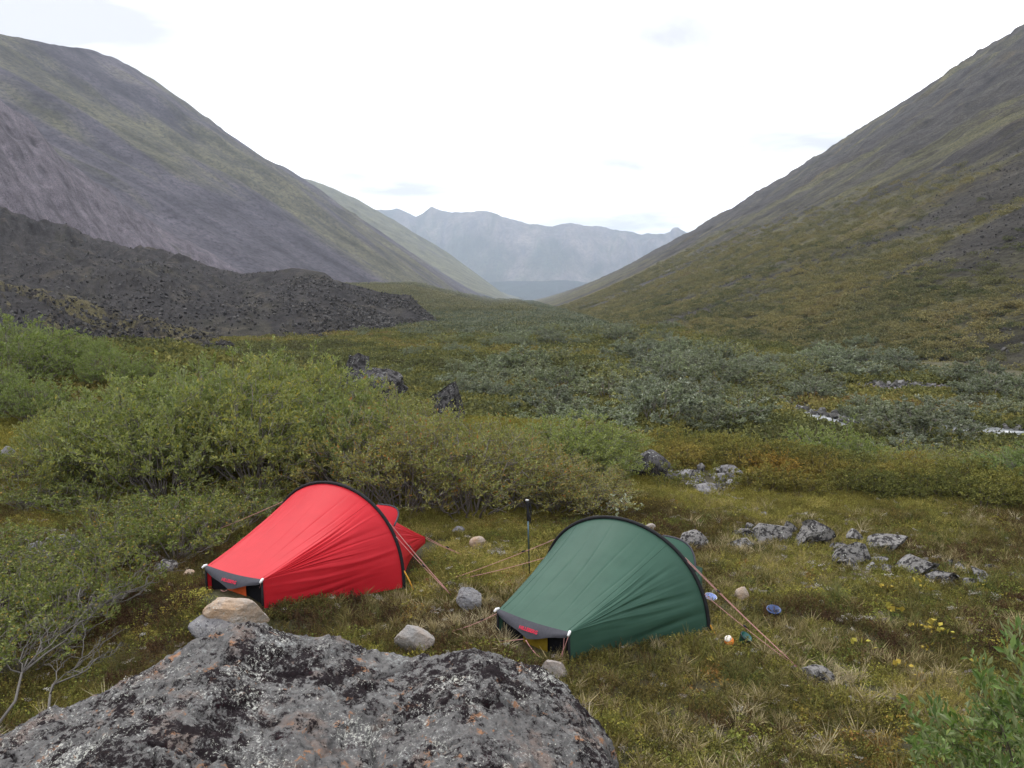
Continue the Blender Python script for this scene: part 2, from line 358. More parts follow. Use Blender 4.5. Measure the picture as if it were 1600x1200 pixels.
# ------------------------------------------------------------------ hills: lofted sheets from a foot line up to a crest line
def loft(name, mat, crest, foot, nc=260, nr=110, power=1.15, amp=(.03, .008), nscale=(60, 60), gully=0., gs=60., seed=0, label=None, back=.35, geo=True, bulge=0., jag=0., js=.01, scree=None):
    crest = np.array(crest, float); foot = np.array(foot, float)
    d = np.r_[0, np.cumsum(np.linalg.norm(np.diff(crest, axis=0), axis=1)/ (np.linalg.norm(crest[1:], axis=1) if geo else 1))]
    s = np.linspace(0, d[-1], nc)
    C = np.stack([np.interp(s, d, crest[:, k]) for k in range(3)], -1); F = np.stack([np.interp(s, d, foot[:, k]) for k in range(3)], -1)
    if jag: 
        L = np.r_[0, np.cumsum(np.linalg.norm(np.diff(C, axis=0), axis=1))]
        C[:, 2] += jag*(fbm(L*js, L*0+seed, 5, seed, .6))*(.3+np.linalg.norm(C, axis=1)/np.linalg.norm(C, axis=1).max())
    nb = 14
    t = np.r_[np.linspace(0, 1, nr), np.linspace(1, 1+back, nb)[1:]]
    Tm = t[None, :, None]
    P = F[:, None]+(C-F)[:, None]*Tm
    tt = np.minimum(t, 1); zz = F[:, None, 2]+(C-F)[:, None, 2]*(tt**power)[None] + bulge*(C-F)[:, None, 2]*(np.sin(math.pi*tt))[None]
    ov = np.maximum(t-1, 0)
    zz = zz-(C-F)[:, None, 2]*(ov*.15+ov**2*1.8)[None]
    P[..., 2] = zz
    slope = np.linalg.norm(C-F, axis=1)
    u = np.r_[0, np.cumsum(np.linalg.norm(np.diff(.5*(C+F), axis=0), axis=1))]
    U = np.broadcast_to(u[:, None], P.shape[:2]); V = slope[:, None]*t[None]
    env = np.sin(np.clip(t, 0, 1)*math.pi*.5)[None]*1.0
    sl = slope[:, None]
    n = amp[0]*sl*fbm(U/nscale[0], V/nscale[0]*.5, 5, seed+3)+amp[1]*sl*fbm(U/nscale[1]*6, V/nscale[1]*4, 4, seed+8)
    if gully: n = n+gully*sl*(ridged(U/gs+.4*vn(U/gs/2, V/gs/2, seed), V/gs*.16, 4, seed+21))*np.sin(np.clip(t, 0, 1)*math.pi)[None]**.6
    edge = np.where(t <= 1, np.clip((1-t)*6, .12, 1), .12)[None]
    P[..., 2] += n*env*edge
    UV = np.stack([U, V], -1)
    o = mesh_np(name, P.reshape(-1, 3), grid_faces(*P.shape[:2]), mat, uv=UV.reshape(-1, 2))
    tag(o, kind='structure'); attr(o, 'scree', 'FLOAT', 'POINT', 'value', scree(P[..., 0], P[..., 1], P[..., 2]) if scree else np.zeros(P.shape[:2]))
    if label: o['label'] = label
    return o, P
def cr(lst): return [at_y(*q) for q in lst]
def tongues(x, y, z):
    n = fbm(y/26+.25*vn(x/15, y/15, 3), x/95, 4, 611)+.35*fbm(y/7, x/22, 3, 613)
    big_ = np.exp(-((y-95-.9*(x-60))/22)**2)*sstep(32, 55, x)*.55
    return np.clip(.5+1.05*(n+big_-.10-.25*sstep(30, 12, x)+.35*sstep(60, 160, x)), 0, 1)
def vz(y): return -1.76-.02*(y-30)
# far range, 6 km off
px = [380, 480, 560, 582, 605, 622, 638, 650, 662, 674, 690, 706, 730, 760, 778, 800, 830, 862, 890, 912, 930, 960, 1000, 1038, 1050, 1060, 1072, 1082, 1100, 1160, 1260, 1400]
py = [300, 318, 328, 329, 327, 325, 333, 338, 331, 323, 328, 331, 331, 329, 335, 343, 350, 353, 348, 352, 353, 358, 365, 366, 361, 357, 362, 366, 368, 372, 350, 330]
loft('mountain', M['far'], cr([(a, b, 4500+200*math.sin(a*.013)) for a, b in zip(px, py)]), [at_y(a, 478, 3700) for a in px], nc=460, nr=150, power=1.05, gully=.13, gs=300, amp=(.04, .012), nscale=(700, 400), seed=4,
     label='distant jagged mountain range faded blue in the haze', back=.3, jag=6, js=.02)
loft('hill', M['forest'], cr([(640, 440, 3600), (700, 434, 3600), (760, 441, 3560), (820, 440, 3540), (880, 437, 3520), (940, 443, 3550), (1000, 452, 3600), (1100, 460, 3600)]),
     [at_y(a, 480, 3280) for a in (640, 700, 760, 820, 880, 940, 1000, 1100)], nc=160, nr=30, jag=5, js=.01, seed=9, label='low dark blue forested ridge below the distant range')
# second left spur
y2 = [(200, 285, 1700), (300, 262, 1800), (400, 270, 1900), (452, 275, 2000), (475, 279, 2050), (520, 294, 2120), (560, 312, 2180), (595, 332, 2250), (640, 368, 2350), (700, 415, 2500), (760, 449, 2700), (800, 462, 2900), (836, 471, 3200)]
loft('mountain', M['spur'], cr(y2), [(-30+.018*q[2]+(10 if q[2] > 2600 else 0), q[2], vz(q[2])-6) for q in y2], power=1.0, gully=.020, gs=90, amp=(.02, .005), nscale=(200, 120), seed=14, label='second grassy spur at the left end of the valley', jag=5, js=.01, bulge=.03)
# main left mountain
y1 = [(-1500, -700, 260), (-900, -420, 380), (-500, -180, 490), (-220, -30, 590), (0, 50, 700), (75, 70, 740), (110, 78, 770), (150, 80, 800), (190, 97, 850), (240, 126, 910), (300, 172, 1000), (360, 215, 1120), (420, 258, 1290), (450, 283, 1420), (500, 322, 1560), (560, 368, 1720), (620, 405, 1900), (700, 441, 2200), (770, 463, 2600)]
yn = [(-480, y_, 200.) for y_ in (-80, 60, 150, 260, 400, 560)]
y1 = y1[4:]
loft('mountain', M['left'], yn+cr(y1), [(float(np.interp(q, [0, 100, 250, 400, 550, 700, 900, 2600], [-300, -290, -200, -165, -120, -62, -32, -6])), q, vz(q)-6) for q in [w[1] for w in yn]+[w[2] for w in y1]], nc=360, nr=170, power=1.05, gully=.028, gs=70, amp=(.03, .006), nscale=(180, 100), seed=24, label='big grey green mountain on the left of the valley', jag=6, js=.02)
# nearer scree shoulder
y0 = [(-1500, -900, 130), (-900, -420, 200), (-400, -120, 260), (-200, 30, 300), (-60, 115, 330), (0, 153, 345), (30, 176, 350), (60, 206, 356), (90, 238, 362), (120, 262, 368), (150, 288, 374), (200, 325, 382), (260, 362, 390), (330, 402, 398), (395, 434, 404), (440, 452, 410)]
loft('scree', M['scree'], cr(y0), [(lambda w: (w[0], w[1], vz(w[1])-6))(at_y(q[0]*.55+215, 455, q[2]*.80)) for q in y0], nc=300, nr=150, power=1.0, gully=.020, gs=12, amp=(.03, .014), nscale=(50, 40), seed=34, label='purple grey scree slope on the left', jag=3.0, js=.06)
# right hill
yr = [(5200, -2400, 110), (3600, -1250, 170), (2700, -650, 250), (2150, -290, 350), (1850, -110, 450), (1600, 38, 594), (1540, 80, 640), (1480, 117, 700), (1420, 152, 760), (1360, 197, 830), (1350, 208, 850), (1290, 247, 960), (1243, 284, 1080), (1236, 290, 1100), (1170, 326, 1300), (1100, 370, 1600), (1040, 402, 1900), (960, 434, 2300), (900, 454, 2700), (836, 468, 3200)]
fy = [40, 60, 100, 160, 250, 400, 640]
rf = [((24 if q[2] < 130 else 13)+.010*q[2]+(14 if q[2] > 2500 else 0), q[2], vz(q[2])-1.5) for q in yr]
# extrude the near slope towards and past the camera
yr = [(5200*1.0, -2400, 110)]+yr[1:]
nearc = [(330, y_, 182.) for y_ in (-60, 0, 30, 60)]; nearf = [(26, -60, -2.5), (26, 0, -2.5), (26, 30, -3.2), (25, 60, -3.6)]
midc = [(345, 90, 184.), (352, 130, 186), (356, 180, 188), (358, 240, 188), (360, 320, 189), (362, 420, 190), (362, 520, 191)]
midf = [(17, 90, -4.3), (14.5, 130, -5), (14.5, 180, -6), (15, 240, -7.2), (16, 320, -8.8), (18, 420, -11), (19, 520, -13)]
rc = nearc+midc+cr(yr[5:]); rff = nearf+midf+rf[5:]
ro, RP = loft('hillside', M['right'], rc, rff, nc=420, nr=230, power=1.22, gully=.010, gs=38, amp=(.020, .011), nscale=(90, 50), seed=44, scree=tongues, label='long bare tundra slope rising on the right', jag=4, js=.012)
# dark moraine
mc = [(704, 515, 132), (690, 504, 136), (668, 488, 140), (640, 461, 146), (600, 455, 152), (560, 446, 158), (520, 436, 164), (508, 427, 168), (470, 421, 172), (430, 425, 178), (380, 431, 186), (300, 411, 196), (200, 390, 208), (100, 366, 222), (0, 345, 238), (-200, 300, 250), (-600, 180, 240)]
mf = [(706, 519, 128), (690, 521, 124), (676, 524, 119), (650, 529, 112), (620, 533, 106), (580, 538, 99), (540, 543, 94), (510, 547, 90), (470, 551, 86), (430, 555, 83), (370, 560, 80), (290, 566, 77), (200, 572, 73), (100, 578, 70), (-60, 584, 68), (-350, 590, 62), (-900, 600, 52)]
mo, MP = loft('moraine', M['moraine'], cr(mc), [(p[0], p[1], vz(p[1])-.8) for p in [at_y(*q) for q in mf]], nc=360, nr=170, power=.85, gully=.014, gs=16, amp=(.045, .008), nscale=(26, 16), seed=54, label='dark bouldery moraine ridge on the valley floor', back=.5, jag=.6, js=.12)
m2c = [(-300, 410, 112), (-100, 425, 108), (0, 436, 104), (80, 456, 99), (150, 476, 94), (220, 494, 90), (280, 508, 87), (340, 526, 84), (395, 543, 81), (425, 556, 79)]
m2, MP2 = loft('moraine', M['bank'], cr(m2c), [(p[0], p[1], vz(p[1])-.8) for p in [at_y(q[0]+26, q[1]+60, q[2]*.72) for q in m2c]], nc=220, nr=70, power=.8, gully=.03, gs=4, amp=(.07, .03), nscale=(9, 7), seed=64, label='lower dark rocky bank in front of the moraine', back=.5, jag=.7, js=.2)

# ------------------------------------------------------------------ river with gravel bed
def ribbon(name, mat, path, width, dz, seed):
    P = np.array([G(*q)[:] for q in path]); d = np.r_[0, np.cumsum(np.linalg.norm(np.diff(P, axis=0), axis=1))]
    s = np.linspace(0, d[-1], 160); Q = np.stack([np.interp(s, d, P[:, k]) for k in range(3)], -1)
    ker = np.ones(13)/13; 
    for k in (0, 1): Q[6:-6, k] = np.convolve(Q[:, k], ker, 'same')[6:-6]
    T = np.gradient(Q, axis=0)[:, :2]; T /= np.linalg.norm(T, axis=1, keepdims=True); N = np.stack([-T[:, 1], T[:, 0]], -1)
    w = np.linspace(-1, 1, 15); ww = np.interp(s, np.linspace(0, d[-1], len(width)), width)*(1+.25*fbm(s/3, s*0, 3, seed))
    XY = Q[:, None, :2]+N[:, None]*(w[None, :, None]*ww[:, None, None]*.5)
    z = H(XY[..., 0], XY[..., 1])+dz
    if 'river' in name: z = z+.03*fbm(XY[..., 0]*2.2, XY[..., 1]*2.2, 3, 3)
    return tag(mesh_np(name, np.concatenate([XY, z[..., None]], -1).reshape(-1, 3), grid_faces(160, 15), mat), kind='structure')
t = NT('river_rapids'); c = t.coord(); f1 = t.noise(c, 2.2, 6, .7, .6)
t.col(t.ramp(f1, [(.38, (.05, .06, .06)), (.5, (.16, .17, .17)), (.58, (.33, .34, .35)), (.68, (.62, .64, .65))])); t.rough(.35); t.b.inputs['Specular IOR Level'].default_value = .5; t.bump(f1, .6, .15); M['river'] = t.m
t = NT('river_gravel'); c = t.coord(); v = t.voro(c, 5, out='Color'); vd = t.voro(c, 5)
t.col(t.mix(t.ramp(vd, [(.3, 0.), (.6, .8)]), t.mix(.5, (.26, .25, .25), t.mix(1., v, (.4, .39, .39), 'MULTIPLY')), (.05, .045, .04))); t.bump(vd, 1., .1); M['gravel'] = t.m
ribbon('gravel_bed', M['gravel'], [(1900, 700), (1600, 686), (1500, 676), (1400, 668), (1300, 658), (1255, 645), (1300, 620), (1380, 608), (1480, 604)], [8, 7, 6, 6, 8, 7, 6, 6], .02, 1)
ribbon('river', M['river'], [(1900, 698), (1600, 683), (1520, 676), (1400, 667), (1310, 659), (1262, 645), (1245, 634), (1215, 622)], [5.5, 4.6, 3.2, 2.8, 5.0, 4.6, 2.5], .05, 2)
ribbon('gravel_bed', M['gravel'], [(1040, 690), (1090, 686), (1150, 683), (1210, 690)], [1.8, 2.4, 2.2, 1.5], .03, 3)

# ------------------------------------------------------------------ haze (air) round everything
hz = NT('haze_air'); hz.n.remove(hz.b)
pv = hz.n.new('ShaderNodeVolumePrincipled'); pv.inputs['Density'].default_value = .00016; pv.inputs['Color'].default_value = (.72, .83, 1.0, 1); pv.inputs['Anisotropy'].default_value = .2
hz.l.new(pv.outputs[0], hz.out.inputs['Volume'])
bx = np.array([(x, y, z) for x in (-9200, 9200) for y in (-9200, 9200) for z in (-152, 440)], float)
o = mesh_np('haze', bx, [(0, 1, 3, 2), (4, 6, 7, 5), (0, 4, 5, 1), (2, 3, 7, 6), (0, 2, 6, 4), (1, 5, 7, 3)], hz.m, smooth=False); tag(o, kind='stuff', label='pale bluish haze hanging in the valley air')

# ------------------------------------------------------------------ foliage prototypes
M['bark'] = plain('willow_bark', (.17, .15, .135), .9); M['bark_dark'] = plain('dark_willow_bark', (.085, .068, .055), .9); M['dead'] = plain('bare_grey_twigs', (.12, .11, .10), .9)
M['leaf_green'] = mk_leaf('willow_leaf_green', (.100, .125, .028), (.300, .310, .095), (.34, .28, .07), under=(.24, .26, .14), cf=.94)
M['leaf_mixed'] = mk_leaf('willow_leaf_turning', (.110, .125, .030), (.300, .295, .085), (.30, .13, .035), under=(.25, .25, .13), cf=.91)
M['leaf_grey'] = mk_leaf('willow_leaf_grey', (.085, .094, .052), (.220, .230, .155), (.34, .35, .27), under=(.22, .24, .19), cf=.85)
M['leaf_low'] = mk_leaf('dwarf_shrub_leaf', (.085, .110, .026), (.220, .225, .060), (.32, .19, .05), under=(.15, .16, .08), cf=.93)
def shrub_data(seed, h=1.0, rad=.9, nstem=22, nbr=5, ntw=5, nlf=14, leaf=.035, lw=.42, bottom=.25, stem_r=.012, droop=0., tips=1.):
    """stems fan out of the base, fork twice and end in leafy twigs; returns (stem MB, leaf verts, leaf var)"""
    g = np.random.default_rng(seed); mb = MB(); base = []; twigs = []
    th0 = g.uniform(0, 6.28); lob = g.uniform(.75, 1.1, 9)
    for i in range(nstem):
        a = th0+i*2.399+g.normal(0, .3); q = math.sqrt((i+.5)/nstem)
        rr = rad*q*lob[int(a % 6.28/6.29*9)]; zt = h*(1-.55*q**2.2)*g.uniform(.8, 1.08)
        p0 = np.array([math.cos(a)*rad*.18*q, math.sin(a)*rad*.18*q, -.05]); p2 = np.array([math.cos(a)*rr, math.sin(a)*rr, zt])
        p1 = p0*.45+p2*.55+np.array([math.cos(a)*rr*.12, math.sin(a)*rr*.12, -zt*.10])+g.normal(0, .05*h, 3)
        ts = np.linspace(0, 1, 7)[:, None]; C = (1-ts)**2*p0+2*ts*(1-ts)*p1+ts**2*p2; C[1:-1] += g.normal(0, .018*h, (5, 3))
        mb.tube(C, np.linspace(stem_r, stem_r*.35, 7), 4)
        for k in range(nbr):
            tb = g.uniform(bottom+.1, 1.) if k else 1.
            b0 = (1-tb)**2*p0+2*tb*(1-tb)*p1+tb**2*p2
            out = np.array([math.cos(a), math.sin(a), .6])+g.normal(0, .75, 3); out[2] = abs(out[2])*.8+.15; out /= np.linalg.norm(out)
            L = h*g.uniform(.18, .38); b1 = b0+out*L; bm_ = (b0+b1)/2+g.normal(0, .04*h, 3)
            mb.tube([b0, bm_, b1], [stem_r*.4, stem_r*.3, stem_r*.2], 3)
            for m in range(ntw):
                s = g.uniform(.25, 1.) if m else 1.
                t0 = b0+(b1-b0)*s; d = out*.5+g.normal(0, .55, 3); d[2] = d[2]*.7+.42-droop; d /= np.linalg.norm(d)
                Lt = h*g.uniform(.07, .17)*tips; twigs.append((t0, d, Lt))
    T0 = np.array([t_[0] for t_ in twigs]); D = np.array([t_[1] for t_ in twigs]); L = np.array([t_[2] for t_ in twigs])
    for k in range(0, len(twigs), 3): mb.tube([T0[k], T0[k]+D[k]*L[k]], [stem_r*.2, stem_r*.1], 3)
    n = len(twigs)*nlf; ti = np.repeat(np.arange(len(twigs)), nlf); s = g.uniform(.1, 1.05, n)
    b = T0[ti]+D[ti]*(L[ti]*s)[:, None]+g.normal(0, .008, (n, 3))
    dr = D[ti]*.7+g.normal(0, .55, (n, 3)); dr[:, 2] += .25; dr /= np.linalg.norm(dr, axis=1, keepdims=True)
    V, var = leaves(g, b, dr, leaf*g.uniform(.6, 1.25, n), lw)
    return mb, V, var
def leaves(g, b, dr, ln, lw):
    n = len(b); rv = g.normal(0, 1, (n, 3)); rv[:, 2] += .8
    sd_ = np.cross(dr, rv); sd_ /= np.linalg.norm(sd_, axis=1, keepdims=True)+1e-9; nm = np.cross(sd_, dr)
    l = ln[:, None]; mid = b+dr*l*.5
    V = np.stack([b, mid+sd_*l*lw*.5+nm*l*.08, b+dr*l-nm*l*.06, mid-sd_*l*lw*.5+nm*l*.08], 1).reshape(-1, 3)
    return V, np.repeat(g.uniform(0, 1, n), 4)
def leaf_obj(name, V, var, mat, parent=None, link=True):
    o = mesh_np(name, V, np.arange(len(V)).reshape(-1, 4), mat, smooth=False, parent=parent, link=link)
    attr(o, 'leafvar', 'FLOAT', 'POINT', 'value', var); return o
def shrub_mesh(name, data, lm, bm_, link=False):
    """stems and leaves as one mesh (for shrubs whose parts the photo does not separate)"""
    mb, V, var = data
    sv = np.vstack(mb.v); sf = np.vstack(mb.f); sf = sf[(sf[:, 2] != sf[:, 3])]
    o = mesh_np(name, np.vstack([sv, V]), np.vstack([sf, np.arange(len(V)).reshape(-1, 4)+len(sv)]), [bm_, lm], smooth=False, link=link, fmat=np.r_[np.zeros(len(sf)), np.ones(len(V)//4)])
    attr(o, 'leafvar', 'FLOAT', 'POINT', 'value', np.r_[np.full(len(sv), .5), var]); return o
def shrub_meshes(data, lm, bm_):
    mb, V, var = data
    f = leaf_obj('foliage', V, var, lm, link=False)
    s = mb.build('stems', bm_); col.objects.unlink(s); return s.data, f.data
def rgba(t_): return (t_[0], t_[1], t_[2], 1)
def place_shrub(name, meshes, loc, rz, s, sz, tint, label, cat='shrub', group=None, lmat=None, tilt=0):
    r = empty(name, loc, rz); r.scale = (s, s, sz); r.rotation_euler.x = tilt; tag(r, label, cat, group)
    a = bpy.data.objects.new('stems', meshes[0]); col.objects.link(a); a.parent = r
    b = bpy.data.objects.new('foliage', meshes[1]); col.objects.link(b); b.parent = r; b.color = rgba(tint)
    if lmat: b.material_slots[0].link = 'OBJECT'; b.material_slots[0].material = lmat
    return r

# ------------------------------------------------------------------ scattering of uncountable ground cover
def scatter(name, protos, pts, rot, scl, idx, tint, label):
    for k, p in enumerate(protos): p.name = 'proto_%s_%d' % (name, k)
    pc = bpy.data.collections.new(name+'_prototypes')
    for p in protos: pc.objects.link(p)
    me = bpy.data.meshes.new(name); me.vertices.add(len(pts)); me.vertices.foreach_set('co', np.asarray(pts, np.float32).ravel())
    o = bpy.data.objects.new(name, me); col.objects.link(o)
    attr(o, 'rot', 'FLOAT_VECTOR', 'POINT', 'vector', rot); attr(o, 'scl', 'FLOAT', 'POINT', 'value', scl)
    attr(o, 'idx', 'INT', 'POINT', 'value', idx)
    attr(o, 'tint', 'FLOAT_COLOR', 'POINT', 'color', np.c_[tint, np.ones(len(tint))])
    ng = bpy.data.node_groups.new(name, 'GeometryNodeTree')
    ng.interface.new_socket('Geometry', in_out='INPUT', socket_type='NodeSocketGeometry'); ng.interface.new_socket('Geometry', in_out='OUTPUT', socket_type='NodeSocketGeometry')
    N, L = ng.nodes, ng.links
    gi, go = N.new('NodeGroupInput'), N.new('NodeGroupOutput')
    ip = N.new('GeometryNodeInstanceOnPoints'); ci = N.new('GeometryNodeCollectionInfo'); ci.inputs['Collection'].default_value = pc
    ci.inputs['Separate Children'].default_value = True; ci.inputs['Reset Children'].default_value = True
    def na(nm, ty):
        n = N.new('GeometryNodeInputNamedAttribute'); n.data_type = ty; n.inputs['Name'].default_value = nm
        return n.outputs['Attribute']
    ip.inputs['Pick Instance'].default_value = True
    L.new(gi.outputs[0], ip.inputs['Points']); L.new(ci.outputs[0], ip.inputs['Instance']); L.new(na('idx', 'INT'), ip.inputs['Instance Index'])
    L.new(na('rot', 'FLOAT_VECTOR'), ip.inputs['Rotation']); L.new(na('scl', 'FLOAT'), ip.inputs['Scale']); L.new(ip.outputs[0], go.inputs[0])
    md = o.modifiers.new('scatter', 'NODES'); md.node_group = ng
    return tag(o, label, kind='stuff')
M['cover'] = mk_cover('tundra_cover_leaf'); M['grass'] = mk_cover('grass_blade', trans=.3); M['lichen'] = mk_cover('lichen_tuft', trans=.1)
def proto_heather(seed, n=26, h=.075, r=.085):
    g = np.random.default_rng(seed); B, D, Ln = [], [], []
    for i in range(n):
        a = g.uniform(0, 6.28); q = r*math.sqrt(g.uniform()); lean = np.array([math.cos(a)*q*3+g.normal(0, .25), math.sin(a)*q*3+g.normal(0, .25), 1.]); lean /= np.linalg.norm(lean)
        hh = h*g.uniform(.5, 1.25); p = np.array([math.cos(a)*q, math.sin(a)*q, -.01])
        for s in np.linspace(.15, 1, 6):
            for _ in range(2):
                B.append(p+lean*hh*s); d = lean*.8+g.normal(0, .55, 3); D.append(d/np.linalg.norm(d)); Ln.append(g.uniform(.011, .019))
    V, var = leaves(g, np.array(B), np.array(D), np.array(Ln), .42)
    return leaf_obj('heather_clump', V, var, M['cover'], link=False)
def proto_leafy(seed, n=60, r=.09, h=.05, leaf=.02, w=.65, up=.3):
    g = np.random.default_rng(seed); a = g.uniform(0, 6.28, n); q = r*np.sqrt(g.uniform(0, 1, n)); z = g.uniform(.2, 1, n)*h*(1-.5*(q/r)**2)
    b = np.stack([np.cos(a)*q, np.sin(a)*q, z], -1); d = g.normal(0, 1, (n, 3)); d[:, 2] = np.abs(d[:, 2])*up+.1; d /= np.linalg.norm(d, axis=1, keepdims=True)
    V, var = leaves(g, b, d, leaf*g.uniform(.6, 1.3, n), w); return leaf_obj('leafy_mat', V, var, M['cover'], link=False)
def proto_grass(seed, n=60, r=.05, h=.16, w=.0035, bend=.9):
    g = np.random.default_rng(seed); V = []; F = []; var = []
    for i in range(n):
        a = g.uniform(0, 6.28); q = r*math.sqrt(g.uniform()); p = np.array([math.cos(a)*q, math.sin(a)*q, -.01]); hh = h*g.uniform(.45, 1.15)
        o_ = np.array([math.cos(a), math.sin(a), 0])*g.uniform(.1, bend)+np.array([g.normal(0, .2), g.normal(0, .2), 0]); sd_ = np.array([-math.sin(a+g.normal()), math.cos(a+g.normal()), 0])*w*g.uniform(.6, 1.4)
        k = len(V); c = g.uniform()
        for s, ws in ((0, 1), (.5, .8), (1, .1)):
            c0 = p+np.array([0, 0, hh*(s-.25*s*s*bend)])+o_*hh*s*s; V += [c0-sd_*ws, c0+sd_*ws]; var += [c, c]
        F += [(k, k+1, k+3, k+2), (k+2, k+3, k+5, k+4)]
    o = mesh_np('grass_tuft', V, F, M['grass'], smooth=False, link=False); attr(o, 'leafvar', 'FLOAT', 'POINT', 'value', var); return o
def proto_lichen(seed, n=70, r=.06):
    g = np.random.default_rng(seed); a = g.uniform(0, 6.28, n); q = r*np.sqrt(g.uniform(0, 1, n)); b = np.stack([np.cos(a)*q, np.sin(a)*q, g.uniform(0, .03, n)], -1)
    d = g.normal(0, 1, (n, 3)); d[:, 2] = np.abs(d[:, 2]); d /= np.linalg.norm(d, axis=1, keepdims=True)
    V, var = leaves(g, b, d, .016*g.uniform(.6, 1.3, n), .8); return leaf_obj('lichen_tuft', V, var, M['lichen'], link=False)
def pal(t_, cols):
    cols = np.array(cols, float); x = np.clip(t_, 0, .9999)*(len(cols)-1); i = x.astype(int); f = (x-i)[:, None]; return cols[i]*(1-f)+cols[i+1]*f
def wedge(n, y0, y1, seed, half=.72, power=1.):
    """random ground points, y0..y1 metres down the view, evenly dense (power 1) or thinning with distance"""
    g = np.random.default_rng(seed); u = g.uniform(0, 1, n)
    y = np.sqrt(y0**2+u*(y1**2-y0**2)) if power == 1 else y0*(y1/y0)**u
    x = g.uniform(-half, half, n)*(y+1.5); return x, y, g
BLK = []     # (x, y, radius) where nothing grows
def keep(x, y, extra=None):
    k = np.ones(len(x), bool)
    for bx_, by_, br in BLK: k &= (x-bx_)**2+(y-by_)**2 > br*br
    return k

# ------------------------------------------------------------------ foreground boulder
bp = [(-260, 1290), (-120, 1215), (-30, 1165), (0, 1150), (60, 1112), (130, 1092), (200, 1058), (255, 1028), (300, 1000), (335, 985), (375, 975), (405, 981), (430, 995), (470, 1003), (520, 1004), (560, 1015), (600, 1026), (640, 1030), (690, 1022), (740, 1019), (775, 1025), (800, 1036), (835, 1052), (860, 1066), (885, 1083), (905, 1104), (925, 1130), (943, 1155), (955, 1180), (962, 1205), (966, 1230)]
nb = 460
ys_ = np.interp([p[0] for p in bp], [-260, 0, 375, 700, 860, 966], [4.3, 4.55, 5.2, 5.15, 5.1, 4.85])
C = np.array([at_y(a, b, y_) for (a, b), y_ in zip(bp, ys_)])
s = np.r_[0, np.cumsum(np.linalg.norm(np.diff(C, axis=0), axis=1))]; q = np.linspace(0, s[-1], nb)
C = np.stack([np.interp(q, s, C[:, k]) for k in range(3)], -1)
rows = []
bk = 26
for j in range(bk):                                # hidden back face
    f = j/bk; rows.append(np.stack([C[:, 0], C[:, 1]+.42*(1-f)**.7+.02*(1-f), -.12+(C[:, 2]+.12)*np.sin(f*math.pi/2)**.8], -1))
rows.append(C)
nf = 250; cx0, cx1 = C[0, 0], C[-1, 0]
for j in range(1, nf):                             # the broad top face towards the camera
    f = j/(nf-1); dy = f*3.1
    xx = C[:, 0]+(C[:, 0]-(-1.2))*(.10*f)
    side = sstep(.72, 1.0, (C[:, 0]-cx0)/(cx1-cx0))
    z = C[:, 2]-.10*np.sin(min(1, f*3)*math.pi/2)*(1-side)+.16*f*(1-side)-side*.10*f-np.maximum(f-.78, 0)**2*16
    z = z+.10*fbm(xx*1.1+5, (C[:, 1]-dy)*1.1, 4, 71)*min(1, f*6)
    rows.append(np.stack([xx, C[:, 1]-dy, np.maximum(z, -.15)], -1))
P = np.stack(rows, 0); r0, c0 = P.shape[:2]
du = np.gradient(P, axis=0); dv = np.gradient(P, axis=1); nn = np.cross(dv, du); nn /= np.linalg.norm(nn, axis=-1, keepdims=True)+1e-9; nn *= np.where(nn[..., 2:] < 0, -1, 1)
a_, b_ = P[..., 0], P[..., 1]-P[..., 2]*.6
lump = .030*ridged(a_*1.7, b_*1.7, 4, 75)+.026*fbm(a_*7, b_*7, 5, 76, .65)+.016*np.abs(fbm(a_*19, b_*19, 4, 77, .65))+.012*fbm(a_*40, b_*40, 2, 78)
for sc0, of0, am0 in ((.8, 3., .045), (1.5, 8., .028)):
    lump -= am0*np.exp(-(np.abs(fbm(a_*sc0+of0, b_*sc0*1.6, 4, 90))/.018)**2)
pl = fbm(a_*2.6, b_*2.6, 2, 79); lump += .05*np.round(pl*2.2+.15*fbm(a_*14, b_*14, 3, 80))/2.2
P = P+nn*(lump-.03)[..., None]
bo = mesh_np('boulder', P.reshape(-1, 3), grid_faces(r0, c0), M['boulder'])
tag(bo, 'huge grey boulder crusted with black and white lichen in the foreground', 'boulder')
bx_, by_ = C[:, 0], C[:, 1]+.35
def on_boulder(x, y): return (x > C[0, 0]) & (x < C[-1, 0]+.05) & (y < np.interp(x, C[:, 0], C[:, 1])+.20)

